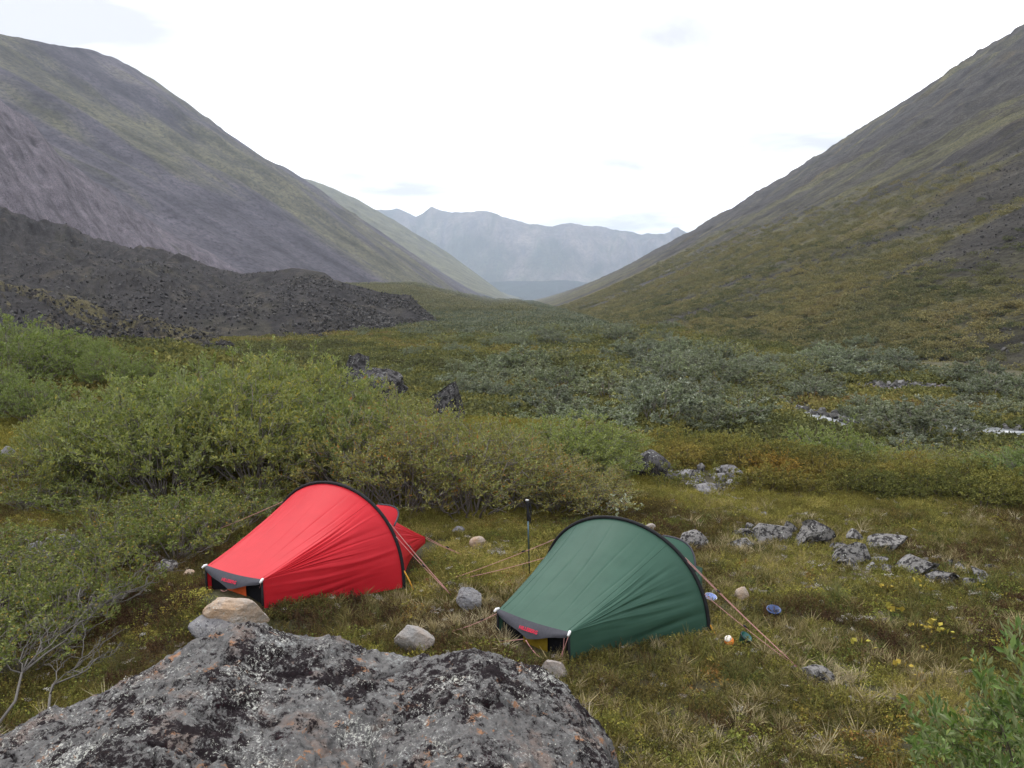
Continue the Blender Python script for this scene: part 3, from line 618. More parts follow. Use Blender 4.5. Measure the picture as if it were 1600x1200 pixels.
# ------------------------------------------------------------------ rocks
def rock(name, px, py, w, h, mat, label, seed, sub=4, ang=.5, depth=.75, rz=0., tilt=0., sink=.28, group=None, y=None, z=None, cat='rock', rough=.09, link=True, size=None):
    g = np.random.default_rng(seed)
    p = G(px, py) if size is None else Vector((0, 0, 0))
    W = w*p.y/FPX*1.02 if size is None else size[0]; Hh = h*p.y/FPX if size is None else size[1]
    bm = bmesh.new(); bmesh.ops.create_icosphere(bm, subdivisions=sub, radius=1)
    V = np.array([v.co[:] for v in bm.verts])
    for k in range(int(5+ang*12) if ang < .9 else 9):               # cut flat facets
        n = g.normal(0, 1, 3); n /= np.linalg.norm(n); dcut = g.uniform(.62, .95)-ang*.12 if ang < .9 else g.uniform(.22, .62)
        dd = V@n-dcut; V = V-np.maximum(dd, 0)[:, None]*n*(.75+.25*ang)
    off = g.uniform(0, 50)
    nz = rough*(fbm(V[:, 0]*1.6+off+V[:, 2], V[:, 1]*1.6-V[:, 2]*.8, 4, seed)+.35*ridged(V[:, 0]*4+off, V[:, 1]*4+V[:, 2]*3, 3, seed+5)+.25*fbm(V[:, 0]*11+off, V[:, 1]*11+V[:, 2]*9, 2, seed+6))
    V = V*(1+nz[:, None]*1.6)
    V /= np.abs(V).max(0)
    Vt = V.copy(); c_, s_ = math.cos(tilt), math.sin(tilt); Vt[:, 0] = c_*V[:, 0]+s_*V[:, 2]; Vt[:, 2] = -s_*V[:, 0]+c_*V[:, 2]
    Vt[:, 0] *= W/2/np.abs(Vt[:, 0]).max(); Vt[:, 1] *= W/2*depth; hz_ = Hh*(1+sink)/2; Vt[:, 2] *= hz_/np.abs(Vt[:, 2]).max(); Vt[:, 2] += hz_-Hh*sink
    for v, c in zip(bm.verts, Vt): v.co = c
    for f in bm.faces: f.smooth = ang < .45
    me = bpy.data.meshes.new(name); bm.to_mesh(me); bm.free(); me.materials.append(mat)
    o = bpy.data.objects.new(name, me)
    if not link: return o
    col.objects.link(o)
    o.location = (p.x, p.y+W*depth*.40, (p.z if z is None else z)); o.rotation_euler.z = rz
    if p.y < 60: BLK.append((p.x, p.y+W*depth*.40, W*.27))
    return tag(o, label, cat, group)
rock('rock', 352, 972, 92, 30, M['rock_grey'], 'flat grey stone lying under the tan rock by the red tent', 11, ang=.3, sink=.4)
r1 = rock('rock', 388, 960, 104, 40, M['rock_tan'], 'flat tan and grey rock at the low end of the red tent', 47, ang=.45, depth=.55, sink=.35, rough=.07)
r1.location.y -= .42; r1.location.z += .06
for o in bpy.data.objects:
    if o.get('label', '').startswith('flat grey stone lying'): o.location.y -= .36; o.location.z += .02
rock('rock', 645, 1022, 68, 46, M['rock_pale'], 'pale grey rounded rock behind the foreground boulder', 13, ang=.45, rough=.07)
rock('rock', 734, 957, 45, 36, M['rock_grey'], 'grey block of stone holding the guy lines between the tents', 14, ang=.5)
rock('rock', 867, 1064, 46, 32, M['rock_pale'], 'whitish brown rock in front of the green tent', 15, ang=.6, tilt=-.25)
rock('rock', 1282, 1068, 58, 26, M['rock_lichen'], 'light grey jagged rock anchoring the right guy line of the green tent', 16, ang=.8)
rock('rock', 1161, 939, 24, 22, M['rock_tan'], 'small pinkish round stone right of the green tent', 17, ang=.1)
rock('rock', 258, 900, 38, 24, M['rock_lichen'], 'grey lichen spotted stone left of the red tent', 18, ang=.4)
rock('rock', 292, 903, 24, 11, M['rock_tan'], 'small orange brown stone just left of the red tent', 19, ang=.4)
rock('rock', 746, 858, 28, 20, M['rock_tan'], 'small tan stone between the red tent and the trekking pole', 20, ang=.4)
rock('rock', 715, 835, 22, 12, M['rock_grey'], 'small grey stone in the grass behind the red tent tip', 21, ang=.4)
rock('rock', 1088, 858, 46, 28, M['rock_lichen'], 'low lichen covered rock just behind the green tent', 22, ang=.8)
rock('rock', 1018, 828, 18, 9, M['rock_pale'], 'small pale stone behind the top of the green tent', 23, ang=.3)
# outcrops to the right
for i, (px, py, w, h, rz, tl, lab, d) in enumerate([
    (1168, 838, 40, 24, .3, .2, 'small lichen rock at the left end of the right hand outcrop', .7),
    (1203, 848, 74, 48, .2, .45, 'steep grey lichen rock in the left cluster of the outcrop', .8),
    (1232, 836, 40, 30, .9, -.3, 'narrow grey rock wedged in the left cluster of the outcrop', .6),
    (1268, 852, 74, 50, -.5, .5, 'large slanted slab with black lichen in the outcrop', .5),
    (1196, 806, 20, 14, .1, 0, 'small upright stone behind the left cluster of the outcrop', .8),
    (1334, 882, 70, 44, .4, -.3, 'blocky grey rock in the middle of the outcrop', .8),
    (1346, 848, 44, 26, .1, .2, 'dark topped rock behind the blocky middle rock', .7),
    (1392, 864, 62, 30, -.2, .15, 'long flat dark slab right of the blocky middle rock', .6),
    (1318, 886, 30, 18, .7, 0, 'small stone at the foot of the blocky middle rock', .8),
    (1384, 892, 26, 14, .7, 0, 'small stone in the grass between the outcrop clusters', .8),
    (1446, 898, 72, 32, -.15, .3, 'broad pinkish grey rock in the right cluster of the outcrop', .6),
    (1480, 912, 50, 28, -.4, .3, 'lower broken rock of the right cluster of the outcrop', .6),
    (1534, 905, 40, 24, .2, .1, 'rounded lichen rock at the right end of the outcrop', .8),
    (1590, 902, 34, 14, .2, .1, 'low stone at the right edge of the picture', .8)]):
    rock('rock', px, py+2, w*1.12, h*.82, M['rock_lichen'], lab, 100+i, ang=1.15, rz=rz, tilt=tl, depth=d, sink=.35, rough=.045)
_c = G(1110, 752); BLK.append((_c.x, _c.y, .75)); _c = G(80, 862); BLK.append((_c.x, _c.y, .45))
# boulders behind
rock('boulder', 1020, 750, 72, 48, M['rock_dark'], 'round dark grey boulder at the right end of the willows', 31, ang=.25, cat='boulder', sink=.3)
rock('boulder', 706, 668, 78, 58, M['rock_dark'], 'dark boulder half hidden behind the middle willows', 38, ang=.95, cat='boulder', z=.25, rough=.10)
b_ = rock('boulder', 553, 660, 100, 104, M['rock_dark'], 'dark pointed boulder rising above the willows', 33, ang=.95, cat='boulder', tilt=-.25, rough=.10, z=.16)
for v in b_.data.vertices:
    hh_ = max(v.co.z/1.6, 0); v.co.x = v.co.x*(1-.38*min(hh_, 1))-.10*hh_; v.co.y *= 1-.4*min(hh_, 1)
b_ = rock('boulder', 584, 658, 110, 66, M['rock_dark'], 'sloping shoulder rock right of the pointed boulder', 34, ang=.8, cat='boulder', tilt=.45, rough=.12, z=.36)
rock('rock', 4, 722, 30, 26, M['rock_grey'], 'grey stone at the left edge among the low shrubs', 35, ang=.4)
g = np.random.default_rng(5)
for i in range(26):
    px, py = g.uniform(1045, 1170), 0
    py = 733+abs(px-1110)*.05+g.uniform(-3, 40)*(1-abs(px-1112)/80)+6
    rock('rock', px, py, g.uniform(16, 42), g.uniform(7, 17), M['rock_grey'] if g.uniform() < .6 else M['rock_lichen'], 'pale stone in the stony patch right of the round boulder', 200+i, sub=3, ang=.7, rz=g.uniform(0, 3), group='stones of the stony patch beyond the green tent')
for i in range(22):
    px, py = g.uniform(40, 120), g.uniform(835, 885)
    rock('rock', px, py, g.uniform(8, 22), g.uniform(4, 10), M['rock_grey'], 'small stone in the bare stony patch among the low shrubs at left', 240+i, sub=3, ang=.6, rz=g.uniform(0, 3), group='stones of the left bare patch')

# ------------------------------------------------------------------ tents
def mk_fabric(name, c, c2):
    t = NT(name); x = t.noise(t.coord(), 5, 3, .5); f = t.noise(t.coord(scale=(1, 1, 1)), 220, 2, .6)
    colr = t.mix(t.ramp(x, [(.3, 0.), (.7, 1.)]), c, c2); t.col(colr); t.rough(.55); t.b.inputs['Specular IOR Level'].default_value = .22
    d = t.n.new('ShaderNodeBsdfTranslucent'); t.l.new(colr, d.inputs[0]); mx = t.n.new('ShaderNodeMixShader'); mx.inputs[0].default_value = .18
    t.bump(t.mix(.8, f, x), .12, .01)
    t.l.new(t.b.outputs[0], mx.inputs[1]); t.l.new(d.outputs[0], mx.inputs[2]); t.l.new(mx.outputs[0], t.out.inputs[0]); return t.m
M['red'] = mk_fabric('red_ripstop', (.60, .022, .034), (.55, .018, .029))
M['green'] = mk_fabric('green_ripstop', (.046, .108, .076), (.038, .094, .066))
M['trim'] = plain('charcoal_fabric', (.060, .060, .072), .75); M['black'] = plain('black_fabric', (.012, .012, .014), .8)
M['mesh'] = plain('black_mesh_panel', (.010, .010, .012), .9, .1); M['cord'] = plain('pink_reflective_cord', (.50, .25, .23), .6)
M['clip'] = plain('white_clip', (.78, .78, .78), .4); M['letters'] = plain('red_lettering', (.62, .02, .06), .6); M['yellow'] = plain('yellow_inner_tent', (.22, .15, .008), .8)
M['orange_inner'] = plain('orange_inner_tent', (.55, .09, .02), .7); M['strap'] = plain('amber_webbing', (.55, .27, .03), .7); M['slider'] = plain('black_plastic', (.015, .015, .016), .4)
W_, HH, E1, EH1 = .92, .937, .373, .379
def hoop(phi): s_ = np.sin(np.clip(phi, 0, math.pi)); return np.stack([0*phi, W_*np.cos(phi), HH*s_**.85], -1)
def canopy(L, e, eh, sgn, phis, ts, wr, seed, sag=.045):
    PH, T_ = np.meshgrid(phis, ts, indexing='ij'); Hp = hoop(PH)
    side = np.where(PH < math.pi/2, 1, -1); f = np.minimum(PH, math.pi-PH)
    p1 = .95
    m = np.clip((PH-p1)/(math.pi-2*p1), 0, 1)
    E = np.stack([sgn*(L+0*PH), np.where((PH > p1) & (PH < math.pi-p1), e*(1-2*m), side*e), eh*sstep(0, .42, f)-.018*np.sin(m*math.pi)], -1)
    P = Hp*(1-T_[..., None])+E*T_[..., None]
    nrm = np.stack([0*PH, np.cos(PH), np.sin(PH)], -1)
    s4 = 4*T_*(1-T_)
    topm = sstep(.7, 1.4, f)
    P = P-nrm*((sag*(.55+.5*topm)*s4)[..., None])
    P[..., 0] += sgn*0
    g = np.random.default_rng(seed); dsp = 0*PH
    for c_, w_, a_, t0, tw in wr:                 # tension folds running from the end corner to the hoop
        dsp += a_*np.exp(-((PH-c_-.03*np.sin(T_*5+c_*9))/w_)**2)*np.exp(-((T_-t0)/tw)**2)
    dsp += .004*fbm(PH*5+seed, T_*3, 3, seed)*s4+(.0006+.0035*sstep(1.0, .7, f))*fbm(PH*24, T_*2.5+seed, 2, seed+2)*s4
    P = P+nrm*dsp[..., None]
    low = sstep(.25, .0, f)*s4*.05                # the hem curves in between its pegs
    P[..., 1] -= side*low; P[..., 2] = np.maximum(P[..., 2], .012+.0*PH)
    return P
def fan(seed, n=16, a=.009, lo=.12, hi=.95, mirror=True):
    g = np.random.default_rng(seed); out = []
    for k in range(n):
        c_ = lo+(hi-lo)*(k+g.uniform(.1, .9))/n; w = g.uniform(.012, .03); amp = a*g.uniform(.35, 1.)*(1 if k % 2 else -1)
        out.append((c_, w, amp, g.uniform(.35, .7), g.uniform(.2, .42)))
        if mirror: out.append((math.pi-c_, w, amp, .5, .35))
    for c_ in (1.08, 1.28, 1.55, 1.84, 2.02): out.append((c_+g.normal(0, .03), .011, -.0035, g.uniform(.4, .6), .4))
    return out
def guy(root, pts, sag=.01, slider=None):
    pts = [Vector(p) for p in pts]; n = 9; P = []
    for k in range(n+1):
        s_ = k/n; v = pts[0].lerp(pts[-1], s_); v.z -= sag*4*s_*(1-s_); P.append(v[:])
    m = MB(); m.tube(P, .0028, 5); o = m.build('guy_line', M['cord'], root)
    if slider is not None:
        v = pts[0].lerp(pts[-1], slider); d = (pts[-1]-pts[0]).normalized()*.018
        m = MB(); m.tube([(v-d)[:], v[:], (v+d)[:]], [.006, .009, .006], 6); m.build('line_slider', M['slider'], o)
    return o
def tent(px_name, loc, a, fab, seed, L2, eh2, inner, label, wr, guys, hood_k):
    r = empty('tent', loc, 0); c_, s_ = math.cos(a), math.sin(a)
    Rm = np.array([[c_, -s_, 0], [s_, c_, 0], [0, 0, 1.]])
    loc = Vector(loc)
    def X(P): return np.asarray(P, float)@Rm.T
    phis = np.unique(np.r_[np.linspace(0, 1.05, 210), np.linspace(1.05, 2.1, 120), np.linspace(2.1, math.pi, 90)]); ts = np.linspace(0, 1, 90)
    P = canopy(1.344, E1, EH1, 1, phis, ts, wr, seed); nu, nv = P.shape[:2]
    fl = mesh_np('canopy', X(P.reshape(-1, 3)), grid_faces(nu, nv), M[fab], parent=r)
    P2 = canopy(L2, .30, eh2, -1, phis[::2], ts[::2], fan(seed+50, a=.007), seed+9)
    mesh_np('canopy', X(P2.reshape(-1, 3)), grid_faces(*P2.shape[:2]), M[fab], parent=r)
    for pv_ in (1.0, math.pi-1.0):                # seams between the side and roof panels
        kk = int(np.argmin(np.abs(phis-pv_))); m = MB(); m.tube(X(P[kk, ::3]), .0032, 5); m.build('seam', M[fab], r)
    # pole sleeve
    ph = np.linspace(-.02, math.pi+.02, 90); hp = hoop(ph)*np.array([1, 1.012, 1.012]); hp[0, 2] = hp[-1, 2] = -.03
    m = MB(); m.tube(X(hp), .017, 10); m.build('pole_sleeve', M['black'], r)
    # hem band along the near sides
    for sd_ in (1, -1):
        row = P[0 if sd_ > 0 else -1]; up = P[9 if sd_ > 0 else -8]
        V = np.vstack([row*np.array([1, 1, 0])+[0, sd_*.004, -.02], row+[0, sd_*.006, .006]])
        n = len(row); mesh_np('hem', X(V), [(i, i+1, n+i+1, n+i) for i in range(n-1)], M['black' if fab == 'green' else fab], parent=r)
    # the raised end: mesh panel, inner tent behind it, corner posts, clips
    for k_, (xx, mt, nm, zz, yy) in enumerate([(1.30, 'mesh', 'vent_panel', EH1-.05, 1.), (1.27, inner, 'inner_tent', EH1-.07, .35)]):
        n = 12; u = np.linspace(-1, 1, n)
        lo = np.stack([xx+0*u, u*E1*yy*.98+(.02 if k_ else 0), 0*u+(.12 if k_ else -.02)], -1); hi = np.stack([xx+.02*np.cos(u*1.5), u*E1*yy*.98+(.02 if k_ else 0), zz-(.05*np.cos(u*math.pi/2))], -1)
        if k_: lo[:, 0] += .065; hi[:, 0] += .065
        mesh_np(nm, X(np.vstack([lo, hi])), [(i, i+1, n+i+1, n+i) for i in range(n-1)], M[mt], parent=r)
    for sd_ in (1, -1):
        m = MB(); m.tube(X([(1.345, sd_*(E1+.002), -.03), (1.35, sd_*(E1+.004), .2), (1.35, sd_*(E1+.002), EH1-.01)]), [.011, .012, .010], 8); m.build('corner_post', M['black'], r)
        q_ = np.array([(1.35, sd_*(E1+.006), 0), (1.35, sd_*(E1+.006), EH1-.03), (1.25, sd_*(E1+.025), 0)])
        m = MB(); cpt = X([(1.335, sd_*(E1+.0), EH1+.006), (1.36, sd_*(E1+.012), EH1+.004), (1.385, sd_*(E1+.016), EH1-.012)]); m.tube(cpt, [.011, .013, .009], 8); m.build('clip', M['clip'], r)
    # charcoal flap hanging over the opening, with the maker's name in red
    nu2, nv2 = 41, 9; u, v = np.meshgrid(np.linspace(0, 1, nu2), np.linspace(0, 1, nv2), indexing='ij')
    dep = .045+.095*np.clip(1-np.abs(2*u-1), 0, 1)**.9
    Fx = 1.344+dep*v*.55+.012*np.sin(v*math.pi); Fy = -E1+2*E1*u; Fz = EH1-.018*np.sin(u*math.pi)+.006-dep*v*.83+.006*np.sin(u*14+v*3)*v
    FP = np.stack([Fx, Fy*(1-.02*v), Fz], -1)
    fp = mesh_np('end_flap', X(FP.reshape(-1, 3)), grid_faces(nu2, nv2), M['trim'], parent=r)
    cu = bpy.data.curves.new('brand_lettering', 'FONT'); cu.body = 'HILLEBERG'; cu.size = .040; cu.align_x = 'CENTER'; cu.align_y = 'CENTER'; cu.extrude = .0008; cu.offset = .0010
    to = bpy.data.objects.new('t', cu); col.objects.link(to); bpy.context.view_layer.update()
    me = bpy.data.meshes.new_from_object(to); bpy.data.objects.remove(to); me.materials.append(M['letters'])
    lo_ = bpy.data.objects.new('lettering', me); col.objects.link(lo_); lo_.parent = fp
    ctr = FP[nu2//2, nv2//2]; xa = Vector(X(np.array([0, 1., 0]))); dn = Vector(X(FP[nu2//2, -1]-FP[nu2//2, 0])).normalized(); ya = -dn; za = xa.cross(ya).normalized()
    mt_ = Matrix((xa, ya, za)).transposed().to_4x4(); mt_.translation = Vector(X(ctr))+za*.012; lo_.matrix_local = mt_
    # vent hood behind the hoop
    ka, kb, kx, kd = hood_k
    ph = np.linspace(ka, kb, 24); a0 = hoop(ph)*1.0; bulge_ = np.sin((ph-ka)/(kb-ka)*math.pi)
    nrm = np.stack([0*ph, np.cos(ph), np.sin(ph)], -1)
    tt_ = np.linspace(0, 1, 8); HV = np.stack([a0+nrm*(.01+kd*bulge_[:, None]*t_)+np.array([-kx, 0, 0])*(bulge_[:, None]*.7+.3)*t_ for t_ in tt_], 1)
    hd = mesh_np('vent_hood', X(HV.reshape(-1, 3)), grid_faces(24, 8), M[fab], parent=r)
    m = MB(); m.tube(X(HV[:, -1]), .010, 6); m.build('hood_rim', M['trim'], hd)
    # amber peg strap at the foot of the hoop
    m = MB(); m.tube(X([(.0, .935, .16), (.0, 1.0, .07), (.01, 1.06, -.02)]), [.007, .008, .007], 5); m.build('peg_strap', M['strap'], r)
    m = MB(); m.tube(X([(.02, -.935, .12), (.0, -1.0, .05), (.01, -1.05, -.02)]), [.007, .008, .007], 5); m.build('peg_strap', M['strap'], r)
    for kind, loc_pt, target, sl in guys:
        p0 = Vector(X(np.array(loc_pt))); p1_ = G(*target)+Vector((0, 0, .02))-loc
        guy(r, [p0, p1_], .012, sl)
    BLK.extend([((loc.x+c_*k), (loc.y+s_*k), .80-.52*abs(k)/1.3) for k in np.linspace(-1.0, 1.2, 12)])
    return tag(r, label, 'tent')
def hp_(phi, x=0.): q_ = hoop(np.array([phi]))[0]; return (x, q_[1]*1.02, q_[2]*1.02)
wr_red = fan(3, 20, .012, .10, 1.0)+[(.62, .05, -.016, .45, .3), (.42, .04, -.012, .55, .3)]
wr_green = fan(8, 12, .007, .15, .95)+[(.45, .035, -.016, .35, .25), (.30, .03, .014, .3, .25), (.20, .03, -.014, .3, .3), (.6, .03, -.008, .5, .2)]
tz = float(H(1.032, 7.691)); tz2 = float(H(-1.897, 8.658))
tent('green', (1.032, 7.691, 0.0), -2.265, 'green', 21, 1.10, .24, 'yellow', 'dark green one person tunnel tent with a single black hoop', wr_green,
     [(0, hp_(.78), (1247, 1047), .32), (0, hp_(.40), (1250, 1050), .45), (0, hp_(.78, -.02), (1244, 1044), None), (0, (1.37, E1+.01, EH1-.02), (872, 1037), None), (0, (1.37, E1-.03, EH1-.03), (878, 1036), None),
      (0, (1.43, 0, EH1-.14), (838, 1026), None), (0, (1.43, -.01, EH1-.14), (843, 1030), None), (0, (1.43, -.03, EH1-.14), (712, 1008), .30), (0, (1.37, -E1, EH1-.03), (706, 990), .32),
      (0, hp_(math.pi-.62), (703, 908), .3), (0, hp_(math.pi-.35), (716, 908), None)], (.62, 1.1, .13, .05))
tent('red', (-1.897, 8.658, .11), -2.107, 'red', 41, 1.22, .08, 'orange_inner', 'bright red one person tunnel tent with a single black hoop', wr_red,
     [(0, hp_(.85), (702, 930), .45), (0, hp_(.80), (706, 933), None), (0, hp_(.50), (708, 936), .5), (0, (1.37, E1+.01, EH1-.02), (403, 928), None), (0, (1.43, 0, EH1-.14), (345, 925), None),
      (0, (-1.23, .30, .08), (722, 868), .6), (0, (-1.22, .28, .07), (730, 872), None), (0, hp_(math.pi-.7), (300, 845), None)], (.60, .92, .20, .035))

# ------------------------------------------------------------------ camp things
p = G(826, 901); r = empty('trekking_pole', p); tag(r, 'upright trekking pole with black grip stuck in the ground between the tents', 'trekking pole')
M['pole'] = plain('blue_grey_alloy', (.10, .16, .19), .35, .5, .4); M['grip'] = plain('black_foam', (.016, .016, .018), .8)
m = MB(); m.tube([(.01, 0, -.03), (.0, 0, .3)], .006, 8); m.build('shaft', M['grip'], r)
m = MB(); m.tube([(.0, 0, .28), (-.008, 0, .66)], .009, 8); m.build('shaft', M['pole'], r)
m = MB(); m.tube([(-.008, 0, .62), (-.009, 0, .68), (-.010, 0, .76), (-.012, 0, .82), (-.016, -.003, .845)], [.013, .016, .014, .018, .016], 10); m.build('grip', M['grip'], r)
m = MB(); m.tube([(-.012, 0, .84), (.018, -.01, .80), (.024, -.01, .70), (.016, -.01, .60), (.004, -.005, .72)], .006, 5); m.build('wrist_strap', M['grip'], r)
m = MB(); m.lathe([(.0, .855), (.016, .855), (.021, .849), (.016, .840)], (-.018, -.003, 0), 12); m.build('cap', plain('pale_cap', (.45, .45, .45), .5), r)
def cup(name, px, py, R0, R1, h, mat, label, cat, lid=None, tilt=(0, 0)):
    p = G(px, py); r = empty(name, (p.x, p.y, p.z+.035)); r.rotation_euler = (tilt[0], tilt[1], .4); tag(r, label, cat)
    m = MB(); m.lathe([(0, 0), (R0*.85, 0), (R0, h*.06), (R1, h), (R1*1.06, h*1.01), (R1*.94, h*.99), (R0*.9, h*.1), (0, h*.08)], (0, 0, 0), 24); m.build('bowl', mat, r)
    if lid: m = MB(); m.lathe([(R1*1.0, h*.80), (R1*1.09, h*.86), (R1*1.09, h), (R1*1.0, h*1.03)], (0, 0, 0), 24); m.build('rim', lid, r)
    return r
M['blue'] = plain('blue_plastic', (.04, .075, .20), .35, .5); M['lightblue'] = plain('pale_blue_plastic', (.20, .28, .62), .35, .5); M['darkgreen'] = plain('dark_green_plastic', (.006, .10, .085), .3, .6)
M['orange'] = plain('orange_plastic', (.85, .26, .05), .4, .5); M['white_cap'] = plain('white_plastic', (.8, .74, .66), .5)
cup('bowl', 1208, 964, .045, .062, .05, M['blue'], 'small dark blue camping bowl in the grass', 'bowl', M['blue'], (.25, -.1))
cup('plate', 1110, 939, .040, .058, .014, M['lightblue'], 'light blue lid lying tilted beside the green tent', 'lid', M['clip'], (.3, .0))
cup('cup', 1160, 1008, .040, .052, .065, M['darkgreen'], 'dark green cup in the grass beside the orange canister', 'cup', M['slider'], (.5, .3))
p = G(1139, 1010); r = empty('canister', (p.x, p.y, p.z+.05)); r.rotation_euler = (.4, -.5, 0); tag(r, 'small round orange and white canister by the green tent hoop', 'canister')
m = MB(); m.lathe([(0, -.045), (.02, -.043), (.038, -.02), (.042, 0), (.038, .02), (.030, .032)], (0, 0, 0), 22); m.build('body', M['orange'], r)
m = MB(); m.lathe([(.031, .030), (.033, .036), (.022, .046), (0, .048)], (0, 0, 0), 18); m.build('lid', M['white_cap'], r)
p = G(667, 912); r = empty('pouch', (p.x, p.y, p.z+.03), .5); tag(r, 'small dark red pouch on the ground beside the red tent', 'pouch')
m = MB(); m.lathe([(0, -.05), (.016, -.047), (.026, -.02), (.026, .02), (.014, .05), (0, .055)], (0, 0, 0), 12, Matrix.Rotation(math.pi/2, 3, 'Y')); m.build('body', plain('dark_red_cloth', (.12, .012, .015), .8), r)
m = MB(); m.tube([(.05, 0, 0), (.07, .01, .012), (.085, 0, .002)], .005, 5); m.build('drawstring', M['clip'], r)

# ------------------------------------------------------------------ near willows
ORD = 'first second third fourth fifth sixth seventh eighth ninth tenth eleventh twelfth thirteenth fourteenth fifteenth sixteenth seventeenth eighteenth nineteenth twentieth'.split()
protoA = [shrub_meshes(shrub_data(60+k, 1., .80, 34, 6, 5, 13, leaf=.044, stem_r=.011), M['leaf_green'], M['bark']) for k in range(3)]
protoB = [shrub_meshes(shrub_data(70+k, 1., .78, 26, 5, 5, 9, leaf=.040, stem_r=.012, bottom=.45), M['leaf_mixed'], M['bark']) for k in range(2)]
G1 = 'leafy green willows behind the red tent'
def willow(px, py, y, top, prs, k, s_w, tint, label, group=None, lm=None, rz=None):
    """base seen near (px, py) at depth y, crown top seen at pixel row top"""
    b = at_y(px, py, y); z = float(H(b[0], y)); ht = (at_y(px, top, y)[2]-z)*.90
    return place_shrub('willow', prs[k], (b[0], y, z), k*1.3+px*.7 if rz is None else rz, ht*s_w, ht, tint, label, 'shrub', group, lm)
far_left = [(-70, 20.0, 520), (20, 19.2, 508), (100, 20.5, 522), (175, 19.6, 543), (238, 20.2, 568), (-10, 17.0, 572), (60, 16.6, 590), (285, 20.5, 592), (150, 23, 528), (40, 24, 504), (-60, 24, 490)]
for i, (px, y, top) in enumerate(far_left):
    willow(px, 640, y, top, protoA, i % 3, 1.0, (.80, .95, .72), 'green willow of the upper left clump on the rise, %s from the left' % ORD[sorted(far_left).index((px, y, top))], 'willows of the upper left clump')
front = [(120, 11.9, 648, .85), (190, 12.3, 612, .95), (262, 11.7, 618, .9), (330, 12.6, 590, .95), (400, 12.0, 600, .9), (225, 13.8, 596, .95), (300, 14.2, 580, 1.), (385, 14.6, 566, 1.), (455, 13.6, 572, .95), (470, 15.4, 558, 1.), (535, 13.6, 598, .95), (520, 12.4, 622, .9), (95, 13.2, 640, .8)]
for i, (px, y, top, sw) in enumerate(front):
    willow(px, 770, y, top, protoA, i % 3, sw, [(1.15, 1.06, .8), (.95, 1.0, .9), (1.05, 1.05, .85), (.85, .95, .85)][i % 4], 'leafy green willow behind the red tent, %s from the left in its thicket' % ORD[sorted(front).index((px, y, top, sw))], G1)
mid = [(570, 11.6, 648, 1.), (632, 11.4, 650, 1.), (605, 13.0, 615, 1.05), (680, 11.5, 660, 1.05), (735, 11.3, 668, 1.1), (668, 12.6, 636, 1.05), (790, 11.7, 678, 1.15), (735, 12.9, 650, 1.1), (800, 13.0, 662, 1.15), (845, 11.6, 706, 1.3), (590, 14.6, 606, .9), (650, 14.8, 620, .9), (830, 12.4, 690, 1.2)]
for i, (px, y, top, sw) in enumerate(mid):
    willow(px, 780, y, top, protoB, i % 2, sw, (1.0, 1., .9) if i % 3 else (1.1, .92, .85), 'sparse brownish yellow willow with bare grey stems, %s from the left between the tents' % ORD[sorted(mid).index((px, y, top, sw))], 'turning willows in the middle of the thicket')
for i, (px, y, top, sw) in enumerate([(850, 14.2, 662, 1.35), (905, 13.8, 655, 1.4), (950, 14.2, 668, 1.4), (880, 13.0, 680, 1.4), (930, 13.2, 690, 1.4)]):
    willow(px, 740, y, top, protoA, i % 3, sw, (1.0, 1.08, .85), 'round green willow at the right end of the thicket', 'green willows at the right end of the thicket')
for i, (px, y, top, sw) in enumerate([(905, 11.9, 722, 1.5), (945, 12.0, 732, 1.3), (870, 11.5, 728, 1.5), (930, 11.2, 752, 1.8)]):
    willow(px, 790, y, top, protoB, i % 2, sw, (1.15, 1.05, .9), 'low yellowish willow below the round green one', 'low yellowish willows left of the dark boulder')
# low willows and birches left of the red tent
lowp = [shrub_meshes(shrub_data(90+k, 1., 1.0, 20, 4, 4, 8, leaf=.062, lw=.55, stem_r=.014, tips=1.3), M['leaf_low'], M['bark']) for k in range(3)]
def low(px, py, h, w, k, tint, label, group): 
    b = G(px, py); BLK.append((b.x, b.y, w*.35)); return place_shrub('dwarf_shrub', lowp[k % 3], b, px, w, h, tint, label, 'shrub', group)
g = np.random.default_rng(12)
for i, (px, py) in enumerate([(375, 822), (335, 838), (300, 818), (405, 800), (260, 845), (345, 800), (225, 822), (180, 838), (150, 805), (210, 868), (275, 872), (310, 858), (90, 800), (40, 790), (110, 760), (30, 745), (175, 885), (130, 905)]):
    low(px, py, g.uniform(.34, .5), g.uniform(.42, .6), i, (1.15, 1.1, .8) if i % 2 else (.95, 1.05, .75), 'low yellow green shrub left of the red tent, %s counted outwards' % ORD[i], 'low shrubs left of the red tent')
for i, (px, py) in enumerate([(20, 930), (70, 955), (5, 1000), (30, 1045), (95, 1000), (0, 890), (60, 905), (-40, 960), (-50, 1060), (165, 945)]):
    low(px, py, g.uniform(.34, .5), g.uniform(.38, .55), i+1, (1.02, 1.08, .85), 'low blue green willow at the left edge, %s of the foreground patch' % ORD[i], 'low willows in the left foreground')
